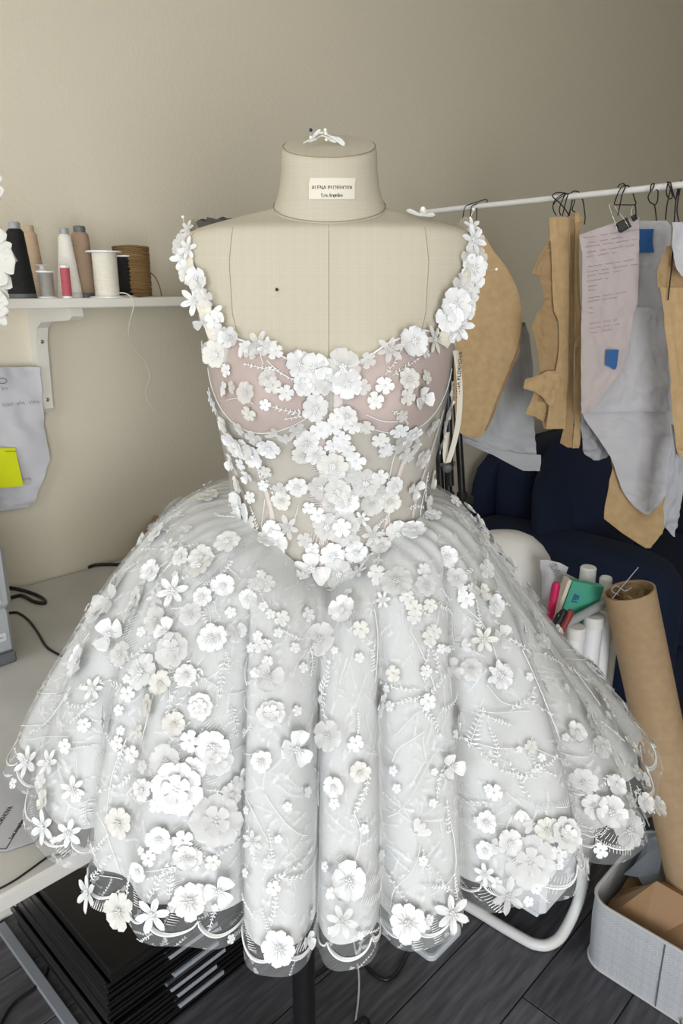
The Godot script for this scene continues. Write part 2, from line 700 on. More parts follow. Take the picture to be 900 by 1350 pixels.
func lay_spots() -> void:
	for i in 110:
		for j in 460:
			var th := lerpf(-PI * 0.72, PI * 0.72, j / 459.0)
			var s := lerpf(0.005, 0.995, i / 109.0)
			if i % 2 == j % 2:
				add_spot(skirt_pt(th, s), surf_normal(0, th, s), 0, th, s)
	for i in 56:
		for j in 120:
			var th := lerpf(-PI * 0.6, PI * 0.6, j / 119.0)
			var y := lerpf(bot_y(th), top_y(th), i / 55.0)
			add_spot(bodice_pt(th, y, 0.006), surf_normal(1, th, y), 1, th, y)


func pick(px: float, py: float, reach := 24.0):
	var best = null
	var score := 1e9
	var c := Vector2i(floori(px / 12.0), floori(py / 12.0))
	var k := ceili(reach / 12.0)
	for x in range(-k, k + 1):
		for y in range(-k, k + 1):
			for i in cells.get(c + Vector2i(x, y), []):
				var s: Array = spots[i]
				var d := Vector2(s[5] - px, s[6] - py).length()
				if d > reach:
					continue
				var v: float = d + float(s[7]) * 90.0
				if v < score:
					score = v
					best = s
	return best


# ---------------------------------------------------------------- petals and flowers

func petal(mb: MB, xf: Transform3D, long: float, wide: float, point: float, cup: float, fold := 0.1, wave := 0.0, ph := 0.0) -> void:
	# lies along +y from the origin, its face towards +z
	var first := mb.v.size()
	var nv := 7
	var nu := 5
	for i in nv:
		var t := float(i) / (nv - 1)
		var w := 0.5 * wide * pow(maxf(t, 0.03), 0.62) * pow(maxf(0.0, 1.0 - pow(t, 5.0 - 3.4 * point)), 0.5 + 0.25 * point) * 1.12
		for j in nu:
			var u := -1.0 + 2.0 * j / (nu - 1)
			var notch := -0.06 * long * (1.0 - absf(u)) * smoothstep(0.7, 1.0, t) * (1.0 - point)
			var z := cup * long * (t * t - 0.25 * t) + fold * absf(u) * w + 0.05 * long * sin(t * PI)
			z += wave * long * sin(u * 3.0 + ph) * t * t
			var end := 0.0
			if i == nv - 1:
				end = -0.04 * long * u * u * (1.0 - point)
			mb.vert(xf * Vector3(u * w, long * t + notch + end, z), Vector2(u, t))
	mb.grid(nv, nu, first, false, true)


func bead(mb: MB, at_: Vector3, r: float) -> void:
	var prof := []
	for i in 5:
		var a := PI * i / 4.0 - PI / 2
		prof.append(Vector2(cos(a) * r, sin(a) * r))
	mb.lathe(prof, 6, Transform3D(Basis.IDENTITY, at_))


func stitch(mb: MB, a: Vector3, b: Vector3, r: float) -> void:
	mb.tube(PackedVector3Array([a, (a + b) / 2 + Vector3(0, 0, r), b]), r, 3, false, 0.7)


func roll(a: float) -> Transform3D:
	return Transform3D(Basis(Vector3(0, 0, 1), a), Vector3.ZERO)


const PETALS := [5, 8, 6, 5, 3, 8, 3]                 # petals of each kind of flower
const PET_WIDE := [0.92, 0.72, 0.62, 1.12, 1.25, 0.76, 0.56]
const PET_POINT := [0.0, 0.0, 0.75, 0.05, 0.05, 0.0, 0.55]
const PET_CUP := [0.05, 0.08, 0.14, 0.24, 0.36, 0.13, 0.18]


func petal_turn(kind: int, i: int, r: RandomNumberGenerator) -> float:
	var n: int = PETALS[kind]
	if kind == 6:
		return (i - 1) * 0.62
	if kind == 4:
		return TAU * i / n + r.randf_range(-0.4, 0.4)
	return TAU * i / n + r.randf_range(-0.06, 0.06)


func one_petal(mb: MB, kind: int, i: int, r: RandomNumberGenerator) -> void:
	var big := r.randf_range(0.9, 1.06)
	petal(mb, roll(petal_turn(kind, i, r)), big, PET_WIDE[kind] * big, PET_POINT[kind], PET_CUP[kind] * r.randf_range(0.5, 1.4), 0.12, 0.09 if kind in [3, 4] else 0.03, r.randf() * TAU)


func flower_heart(mb: MB, kind: int, r: RandomNumberGenerator) -> void:
	if kind == 6:
		bead(mb, Vector3(0, 0.05, 0.05), 0.12)
		return
	if kind == 5:                                     # a second, raised ring of petals
		for i in 5:
			petal(mb, Transform3D(Basis(Vector3(0, 0, 1), TAU * i / 5 + 0.3), Vector3(0, 0, 0.12)), 0.55, 0.5, 0.0, 0.4, 0.15)
	var rays := 0 if kind == 0 else 12
	for i in rays:
		var a := TAU * i / rays + r.randf_range(-0.1, 0.1)
		var l := r.randf_range(0.32, 0.52)
		stitch(mb, Vector3(cos(a) * 0.1, sin(a) * 0.1, 0.13), Vector3(cos(a) * l, sin(a) * l, 0.13), 0.022)
	for i in (1 if kind == 0 else 6):
		var a := TAU * i / 5.0
		var d := 0.0 if i == 0 else 0.13
		bead(mb, Vector3(cos(a) * d, sin(a) * d, 0.12), 0.13 if kind == 0 else 0.075)


func flower_mesh(kind: int, seed_: int, m: Material) -> ArrayMesh:
	var r := RandomNumberGenerator.new()
	r.seed = 100 + kind * 10 + seed_
	var mb := MB.new()
	for i in PETALS[kind]:
		one_petal(mb, kind, i, r)
	flower_heart(mb, kind, r)
	return mb.mesh(m)


var flower_lib := {}
var small := []           # the least of the flowers, built together
var flower_count := 0
var big_count := 0
var laid := []            # where flowers lie already: px, py, size


func flower(parent: Node3D, p: Vector3, n: Vector3, kind: int, size: float, tint := -1, lift := 0.0025) -> void:
	# size: the diameter in metres
	var z := (n + Vector3(rng.randf_range(-0.25, 0.25), rng.randf_range(-0.25, 0.25), rng.randf_range(-0.25, 0.25)) * 0.7).normalized()
	var x := z.cross(Vector3(0.1, 1, 0)).normalized()
	var b := Basis(x, z.cross(x), z).rotated(z, rng.randf() * TAU).scaled(Vector3.ONE * size * 0.5)
	var xf := Transform3D(b, p + n * lift)
	if tint < 0:
		tint = [0, 0, 0, 1, 1, 2, 3, 3][rng.randi() % 8]
	var v := rng.randi() % 3
	flower_count += 1
	if kind in [3, 4, 5, 1] and size > 0.036 and big_count < 34:
		big_count += 1
		var key := [kind, v, tint, "pieces"]
		if not flower_lib.has(key):
			var r := RandomNumberGenerator.new()
			r.seed = 900 + kind * 10 + v
			var pieces := []
			for i in PETALS[kind]:
				var mb := MB.new()
				one_petal(mb, kind, i, r)
				pieces.append(mb.mesh(M["petal_%d" % tint]))
			var hb := MB.new()
			flower_heart(hb, kind, r)
			pieces.append(hb.mesh(M.thread_white))
			flower_lib[key] = pieces
		var ps: Array = flower_lib[key]
		var o := part("lace_flower", ps[-1], parent, xf)
		for i in ps.size() - 1:
			part("petal", ps[i], o)
		return
	var key := [kind, v, tint]
	if not flower_lib.has(key):
		flower_lib[key] = flower_mesh(kind, v, M["petal_%d" % tint])
	part("lace_flower", flower_lib[key], parent, xf)


func flower_px(parent: Node3D, kind: int, px: float, py: float, d: float) -> void:
	var s = pick(px, py)
	laid.append(Vector3(px, py, d))
	if s == null:
		return
	if d < 18.5:
		small.append([s[1], s[0], d * 0.5 * float(s[7]) / FPX])
		return
	flower(parent, s[0], s[1], kind, d * float(s[7]) / FPX)


# ---------------------------------------------------------------- embroidery that follows the cloth

func on_cloth(kind: int, a: float, b: float, dx: float, dy: float, lift: float) -> Vector3:
	# dx to the right along the cloth, dy up it, both in metres
	var aa: float
	var bb: float
	if kind == 0:
		var p := skirt_pt(a, b)
		var r := maxf(0.06, Vector2(p.x - AX, p.z - AZ).length())
		aa = a + dx / r
		bb = clampf(b - dy / 0.50, 0.005, 1.0)
	else:
		aa = a + dx / 0.13
		bb = b + dy
	return surf(kind, aa, bb) + surf_normal(kind, aa, bb) * lift


func sprig(mb: MB, kind: int, a: float, b: float, ang: float, long: float) -> void:
	# a twig with pairs of small satin-stitched leaves
	var dir := Vector2(cos(ang), sin(ang))
	var side := Vector2(-dir.y, dir.x)
	var bend := rng.randf_range(-0.35, 0.35)
	var path := PackedVector3Array()
	var n := 9
	var q := []
	for i in n:
		var t := float(i) / (n - 1)
		var o := dir * (t - 0.5) * long + side * bend * long * (t - 0.5) * (t - 0.5)
		q.append(o)
		path.append(on_cloth(kind, a, b, o.x, o.y, 0.0014))
	mb.tube(path, 0.00062, 3, false)
	for i in range(1, n):
		for s in [-1, 1]:
			if rng.randf() < 0.12:
				continue
			var l := long * rng.randf_range(0.085, 0.16) * (1.15 - 0.5 * float(i) / n)
			var d2: Vector2 = (dir * 0.75 + side * s * 0.85).normalized()
			leaf(mb, kind, a, b, q[i], d2, l, l * 0.42)
	leaf(mb, kind, a, b, q[n - 1], dir, long * 0.13, long * 0.055)


func leaf(mb: MB, kind: int, a: float, b: float, from: Vector2, d: Vector2, l: float, w: float) -> void:
	var s := Vector2(-d.y, d.x) * w * 0.5
	var m := from + d * l * 0.5
	var t := from + d * l
	var p0 := on_cloth(kind, a, b, from.x, from.y, 0.0012)
	var p2 := on_cloth(kind, a, b, t.x, t.y, 0.0014)
	var mid := on_cloth(kind, a, b, m.x, m.y, 0.0026)
	var out := (mid - (p0 + p2) / 2)
	var along := (p2 - p0).normalized()
	var nrm := surf_normal(kind, a, b)
	var side := nrm.cross(along).normalized() * w * 0.5
	var i0 := mb.vert(p0)
	var i1 := mb.vert(mid + side - nrm * 0.001)
	var i2 := mb.vert(p2)
	var i3 := mb.vert(mid - side - nrm * 0.001)
	var c := mb.vert(mid)
	mb.tri(c, i0, i1)
	mb.tri(c, i1, i2)
	mb.tri(c, i2, i3)
	mb.tri(c, i3, i0)


func hatch(mb: MB, kind: int, a: float, b: float, ang: float, long: float, wide: float, n: int) -> void:
	# a feathery row of parallel stitches
	var dir := Vector2(cos(ang), sin(ang))
	var side := Vector2(-dir.y, dir.x)
	for i in n:
		var o := side * wide * (float(i) / (n - 1) - 0.5)
		var l := long * rng.randf_range(0.6, 1.0)
		var p := PackedVector3Array()
		for k in 3:
			var e := o + dir * l * (k / 2.0 - 0.3)
			p.append(on_cloth(kind, a, b, e.x, e.y, 0.0012))
		mb.tube(p, 0.00055, 3, false, 0.6)


func vine_px(parent: Node3D, pts: Array, r := 0.00062) -> void:
	var last = null
	var keys := []
	for q in pts:
		var s = pick(q[0], q[1])
		if s != null and (last == null or s[2] == last):
			keys.append(Vector3(s[3], s[4], 0))
			last = s[2]
	if keys.size() < 2:
		return
	var mb := MB.new()
	var path := PackedVector3Array()
	var k := spline(keys, 7)
	for i in k.size():
		path.append(surf(last, k[i].x, k[i].y) + surf_normal(last, k[i].x, k[i].y) * 0.0013)
	mb.tube(path, r, 4, false)
	build("embroidered_vine", mb, M.thread_white, parent)


func sprig_px(parent: Node3D, px: float, py: float, deg: float, d: float) -> void:
	var s = pick(px, py)
	if s == null:
		return
	var mb := MB.new()
	sprig(mb, s[2], s[3], s[4], deg_to_rad(deg), d * float(s[7]) / FPX)
	build("embroidered_sprig", mb, M.thread_white, parent)


func hatch_px(parent: Node3D, px: float, py: float, deg: float, d: float) -> void:
	var s = pick(px, py)
	if s == null:
		return
	var mb := MB.new()
	var k: float = s[7] / FPX
	hatch(mb, s[2], s[3], s[4], deg_to_rad(deg), 14.0 * k, d * k, maxi(4, int(d / 3.0)))
	build("embroidered_stitching", mb, M.thread_white, parent)


# ---------------------------------------------------------------- sheets of paper and cloth

func sheet(rows: Array, place: Callable, nrm: Vector3, thick: float, cols := 9, per := 3, ripple := 0.0, sd := 0.0) -> MB:
	# rows of [py, left px, right px]; place turns a pixel into a point of the plane the sheet hangs in
	var mb := MB.new()
	var rr := []
	for i in rows.size() - 1:
		for k in per:
			var t := float(k) / per
			rr.append([lerpf(rows[i][0], rows[i + 1][0], t), lerpf(rows[i][1], rows[i + 1][1], t), lerpf(rows[i][2], rows[i + 1][2], t)])
	rr.append(rows[-1])
	var n := rr.size()
	for side in 2:
		for i in n:
			for j in cols:
				var px := lerpf(rr[i][1], rr[i][2], float(j) / (cols - 1))
				var py: float = rr[i][0]
				var p: Vector3 = place.call(px, py)
				var w := ripple * (1.3 * noise.get_noise_2d(px * 0.5 + sd, py * 0.3) + 0.5 - absf(noise.get_noise_2d(px * 0.55 - sd, py * 0.8 + 40.0)) * 2.0 - absf(noise.get_noise_2d(px * 0.9 + py * 0.6, py * 0.5 - px * 0.4 + sd)) * 1.2)
				mb.vert(p + nrm * (w - thick * side), Vector2(float(j) / (cols - 1), float(i) / (n - 1)))
	mb.grid(n, cols, 0)
	mb.grid(n, cols, n * cols, false, true)
	var m := n * cols
	for i in n - 1:                                        # the cut edges
		var a := i * cols
		mb.quad(a, a + cols, a + cols + m, a + m)
		var b := a + cols - 1
		mb.quad(b, b + m, b + cols + m, b + cols)
	for j in cols - 1:
		mb.quad(j, j + m, j + 1 + m, j + 1)
		var c := (n - 1) * cols + j
		mb.quad(c, c + 1, c + 1 + m, c + m)
	return mb


func hung(depth: float) -> Callable:
	return func(px, py): return at(px, py, depth)


func px_path(pts: Array, depth: float, per := 5) -> PackedVector3Array:
	var out := []
	for q in pts:
		out.append(at(q[0], q[1], depth + (q[2] if q.size() > 2 else 0.0)))
	return spline(out, per)


func scribble(mb: MB, place: Callable, nrm: Vector3, x0: float, x1: float, y: float, slant: float, high: float, r: float, sd: int) -> void:
	# one line of handwriting, word by word, as thin ink strokes lying on the paper
	var q := RandomNumberGenerator.new()
	q.seed = sd
	var x := x0
	while x < x1 - 3.0:
		var w := minf(q.randf_range(8.0, 20.0), x1 - x)
		var pts := PackedVector3Array()
		var n := maxi(4, int(w / 1.6))
		for i in n:
			var px := x + w * i / (n - 1)
			var py := y + (px - x0) * slant + (high if i % 2 else -high) * q.randf_range(0.25, 0.8)
			pts.append((place.call(px, py) as Vector3) + nrm * 0.0012)
		mb.tube(pts, r, 3, false)
		x += w + q.randf_range(3.0, 6.0)


func letters(called: String, text: String, font: String, high: float, m: Material, parent: Node, xf: Transform3D, bold := false) -> MeshInstance3D:
	var f := SystemFont.new()
	f.font_names = PackedStringArray([font])
	if bold:
		f.font_weight = 700
	var t := TextMesh.new()
	t.text = text
	t.font = f
	t.font_size = 64
	t.pixel_size = high / 46.0
	t.depth = 0.0004
	t.material = m
	return part(called, t, parent, xf)


func face_basis(nrm: Vector3, up := Vector3.UP) -> Basis:
	var x := up.cross(nrm).normalized()
	return Basis(x, nrm.cross(x), nrm)


# ---------------------------------------------------------------- light and view

func set_view_and_light() -> void:
	var cam := Camera3D.new()
	cam.name = "camera"
	cam.position = Vector3(0, EYE, 0)
	cam.rotation_degrees.x = -16.8
	cam.fov = rad_to_deg(2.0 * atan(675.0 / FPX))
	cam.near = 0.05
	cam.far = 60.0
	add_child(cam)
	cam.current = true
	var env := Environment.new()
	env.background_mode = Environment.BG_SKY
	var sky := Sky.new()
	var ps := ProceduralSkyMaterial.new()
	ps.sky_top_color = rgb(150, 180, 220)
	ps.sky_horizon_color = rgb(222, 230, 240)
	ps.ground_horizon_color = rgb(190, 194, 190)
	ps.ground_bottom_color = rgb(120, 122, 112)
	ps.sky_energy_multiplier = 1.6
	ps.ground_energy_multiplier = 1.0
	sky.sky_material = ps
	env.sky = sky
	env.tonemap_mode = Environment.TONE_MAPPER_LINEAR
	env.tonemap_exposure = 1.0
	env.sdfgi_enabled = true
	env.ssao_enabled = true
	env.ssil_enabled = true
	var we := WorldEnvironment.new()
	we.name = "surroundings"
	we.environment = env
	add_child(we)
	# daylight through the window in the end wall, behind the camera and to its left
	var win := AreaLight3D.new()
	win.name = "window_daylight"
	win.area_size = Vector2(2.0, 1.7)
	win.light_energy = 4.2
	win.light_color = rgb(242, 247, 255)
	win.shadow_enabled = true
	win.area_range = 14.0
	win.area_attenuation = 2.0
	win.basis = Basis(-NDIR.normalized(), Vector3.UP, -WDIR.normalized())
	win.position = rp(W0 + 0.05, 1.65, 0.0)
	add_child(win)
	# daylight through the glass door in the wall behind the camera
	var win2 := AreaLight3D.new()
	win2.name = "door_daylight"
	win2.area_size = Vector2(1.7, 2.0)
	win2.light_energy = 11.0
	win2.light_color = rgb(252, 251, 250)
	win2.shadow_enabled = true
	win2.area_range = 14.0
	win2.area_attenuation = 2.0
	win2.basis = Basis(-WDIR.normalized(), Vector3.UP, NDIR.normalized())
	win2.position = rp(-1.5, 1.15, 2.46)
	add_child(win2)


# ---------------------------------------------------------------- the room

const W0 := -3.0
const W1 := 5.7
const N1 := 2.5
const TOP := 3.1


func make_room() -> void:
	var mb := MB.new()
	rbox(mb, W0 - 0.2, W1 + 0.2, 0, TOP, WALL_N - 0.2, WALL_N, 0)
	structure("wall_left", "beige painted wall with a fine orange-peel texture behind the work table", mb.mesh(M.wall_paint))
	mb = MB.new()
	rbox(mb, W1, W1 + 0.2, 0, TOP, WALL_N, N1 + 0.2, 0)
	structure("wall_right", "beige painted end wall beyond the navy sofa", mb.mesh(M.wall_paint))
	# the end wall with the window opening
	mb = MB.new()
	rbox(mb, W0 - 0.2, W0, 0, 0.8, WALL_N, N1 + 0.2, 0)
	rbox(mb, W0 - 0.2, W0, 2.5, TOP, WALL_N, N1 + 0.2, 0)
	rbox(mb, W0 - 0.2, W0, 0.8, 2.5, WALL_N, -1.0, 0)
	rbox(mb, W0 - 0.2, W0, 0.8, 2.5, 1.0, N1 + 0.2, 0)
	structure("wall_front", "beige painted wall around the window", mb.mesh(M.wall_paint))
	mb = MB.new()
	rbox(mb, W0, -2.4, 0, TOP, N1, N1 + 0.2, 0)
	rbox(mb, -0.6, W1, 0, TOP, N1, N1 + 0.2, 0)
	rbox(mb, -2.4, -0.6, 2.2, TOP, N1, N1 + 0.2, 0)
	structure("wall_back", "beige painted wall around the glass door", mb.mesh(M.wall_paint))
	mb = MB.new()
	rbox(mb, W0 - 0.2, W1 + 0.2, TOP, TOP + 0.2, WALL_N - 0.2, N1 + 0.2, 0)
	structure("ceiling", "plain white ceiling", mb.mesh(M.ceiling_paint))
	# window and door frames with glass
	mb = MB.new()
	for e in [[-1.0, -0.94, 0.8, 2.5], [0.94, 1.0, 0.8, 2.5], [-0.03, 0.03, 0.86, 2.44], [-0.94, 0.94, 0.8, 0.86], [-0.94, 0.94, 2.44, 2.5]]:
		rbox(mb, W0 - 0.13, W0 - 0.07, e[2], e[3], e[0], e[1], 0.004)
	var win := structure("window_1", "white framed two-pane window in the end wall", mb.mesh(M.trim_white))
	for e in [[-0.94, -0.03], [0.03, 0.94]]:
		mb = MB.new()
		rbox(mb, W0 - 0.104, W0 - 0.098, 0.86, 2.44, e[0], e[1], 0)
		build("pane", mb, M.window_glass, win)
	mb = MB.new()
	for e in [[-2.4, -2.33, 0.0, 2.2], [-0.67, -0.6, 0.0, 2.2], [-1.53, -1.47, 0.07, 2.13], [-2.33, -0.67, 0.0, 0.07], [-2.33, -0.67, 2.13, 2.2]]:
		rbox(mb, e[0], e[1], e[2], e[3], N1 + 0.07, N1 + 0.13, 0.004)
	var door := structure("door_1", "white framed sliding glass door behind the camera", mb.mesh(M.trim_white))
	for e in [[-2.33, -1.53], [-1.47, -0.67]]:
		mb = MB.new()
		rbox(mb, e[0], e[1], 0.07, 2.13, N1 + 0.097, N1 + 0.103, 0)
		build("pane", mb, M.window_glass, door)
	mb = MB.new()
	rbox(mb, W0, W1, 0.0, 0.09, WALL_N, WALL_N + 0.015, 0.004)
	structure("baseboard_left", "white baseboard along the beige wall", mb.mesh(M.trim_white))
	# floor: a slab, and vinyl planks laid along the wall
	mb = MB.new()
	rbox(mb, W0 - 0.2, W1 + 0.2, -0.2, -0.004, WALL_N - 0.2, N1 + 0.2, 0)
	var floor_ := structure("floor", "dark grey wood-look plank floor", mb.mesh(M.black_matte))
	var lib := []
	for i in 4:
		for k in 3:
			mb = MB.new()
			mb.box(Transform3D.IDENTITY, Vector3(1.197, 0.004, 0.177), 0.0015)
			for j in mb.v.size():
				mb.uv[j] = Vector2(mb.v[j].x * 0.55 + k * 0.37, mb.v[j].z * 5.0 + k * 0.29)
			lib.append(mb.mesh(M["plank_%d" % i]))
	var q := RandomNumberGenerator.new()
	q.seed = 8
	for i in 24:
		var n := WALL_N + 0.09 + 0.18 * i
		for j in 8:
			var w := W0 - 0.4 + 1.2 * j + fmod(i * 0.47, 1.2)
			if w > W1 + 0.6:
				continue
			part("plank", lib[q.randi() % 12], floor_, Transform3D(room_basis(), rp(w, -0.002, n)))


func make_table() -> void:
	var o := thing("work_table", "long white work table against the beige wall, under the dress", "table", rp(-0.4, 0, -1.23), "", room_basis())
	var mb := MB.new()
	rbox(mb, -1.5, 0.98, TABLE - 0.025, TABLE, WALL_N + 0.005, -0.772, 0.003)
	bw("tabletop", mb, M.table_top, o)
	for w in [-1.4, 0.93]:
		for n in [-1.62, -0.86 if w < 0 else -1.2]:
			mb = MB.new()
			rbox(mb, w - 0.025, w + 0.025, 0.0, TABLE - 0.025, n - 0.025, n + 0.025, 0.003)
			bw("leg", mb, M.trim_white, o)
	mb = MB.new()
	rbox(mb, -1.4, 0.93, TABLE - 0.09, TABLE - 0.026, -1.63, -1.60, 0.002)
	bw("apron", mb, M.trim_white, o)


# ---------------------------------------------------------------- shelf and spools

const SHELF_TOP := 1.532


func spool_at(px: float, n: float) -> Vector3:
	var p := on_n(px, 392.0, n)
	return Vector3(p.x, SHELF_TOP, p.z)


func px_size(px: float, py: float, p: Vector3) -> float:     # metres per pixel at a point
	return pixel(p).z / FPX


func make_shelf() -> void:
	var o := thing("wall_shelf", "white wall shelf board holding the thread spools", "shelf", rp(0.4, SHELF_TOP - 0.02, WALL_N), "", room_basis())
	var mb := MB.new()
	rbox(mb, -0.6, 1.32, SHELF_TOP - 0.019, SHELF_TOP, WALL_N + 0.004, -1.44, 0.002)
	bw("board", mb, M.shelf_white, o)
	var b := on_n(50, 460, WALL_N + 0.01)
	var w := b.dot(WDIR)
	var br := thing("shelf_bracket", "white metal bracket screwed to the wall under the shelf", "bracket", rp(w, SHELF_TOP - 0.02, WALL_N), "", room_basis())
	mb = MB.new()
	var prof := [Vector2(0.0, 0.0), Vector2(0.21, 0.0), Vector2(0.215, -0.016), Vector2(0.20, -0.024), Vector2(0.07, -0.032), Vector2(0.045, -0.045), Vector2(0.034, -0.075), Vector2(0.026, -0.225), Vector2(0.016, -0.235), Vector2(0.0, -0.235)]
	for i in prof.size():                                # swept across the wall as a solid, 26 mm wide
		var p: Vector2 = prof[i]
		var q: Vector2 = prof[(i + 1) % prof.size()]
		var c := Vector3(0, -0.05, 0.02)
		mb.face([Vector3(-0.013, p.y, p.x), Vector3(0.013, p.y, p.x), Vector3(0.013, q.y, q.x), Vector3(-0.013, q.y, q.x)], c if i < 4 or i > 6 else Vector3(0, -0.2, 0.0) if i > 4 else Vector3(0, -0.01, 0.0))
	for s in [-1, 1]:
		var poly := PackedVector2Array(prof)
		var t := Geometry2D.triangulate_polygon(poly)
		for k in range(0, t.size(), 3):
			mb.face([Vector3(0.013 * s, poly[t[k]].y, poly[t[k]].x), Vector3(0.013 * s, poly[t[k + 1]].y, poly[t[k + 1]].x), Vector3(0.013 * s, poly[t[k + 2]].y, poly[t[k + 2]].x)], Vector3(0, -0.1, 0.01))
	build("bracket_body", mb, M.shelf_white, br)
	for y in [-0.075, -0.205]:
		mb = MB.new()
		mb.lathe([Vector2(0.0045, -0.001), Vector2(0.0045, 0.0015), Vector2(0.003, 0.0025), Vector2(0, 0.0025)], 10, Transform3D(Basis(Vector3(1, 0, 0), PI / 2), Vector3(0.0, y, 0.034 if y > -0.1 else 0.0275)))
		build("screw", mb, M.steel, br)


func wound(r0: float, r1: float, y0: float, y1: float, turns: int, bulge := 0.0006) -> Array:   # a profile with the ridges of wound thread
	var prof := []
	for i in turns * 2 + 1:
		var t := float(i) / (turns * 2)
		prof.append(Vector2(lerpf(r0, r1, t) + (bulge if i % 2 else 0.0), lerpf(y0, y1, t)))
	return prof


func cone(px: float, n: float, label: String, r0: float, r1: float, h: float, m: Material, cap: Material, base: Material) -> void:
	var o := thing("thread_cone", label, "thread cone", spool_at(px, n))
	var mb := MB.new()
	mb.lathe([Vector2(0, 0), Vector2(r0 + 0.001, 0), Vector2(r0 + 0.001, 0.008), Vector2(r0 - 0.001, 0.009)], 28)
	build("base", mb, base, o)
	mb = MB.new()
	var prof := wound(r0, r1, 0.009, h - 0.006, 26)
	prof.append(Vector2(r1 - 0.003, h - 0.002))
	prof.append(Vector2(r1 * 0.7, h - 0.001))
	mb.lathe(prof, 28)
	build("thread", mb, m, o)
	mb = MB.new()
	mb.lathe([Vector2(r1 * 0.72, h - 0.004), Vector2(r1 * 0.72, h + 0.009), Vector2(r1 * 0.62, h + 0.011), Vector2(r1 * 0.45, h + 0.011), Vector2(r1 * 0.4, h - 0.01)], 20)
	build("core", mb, cap, o)


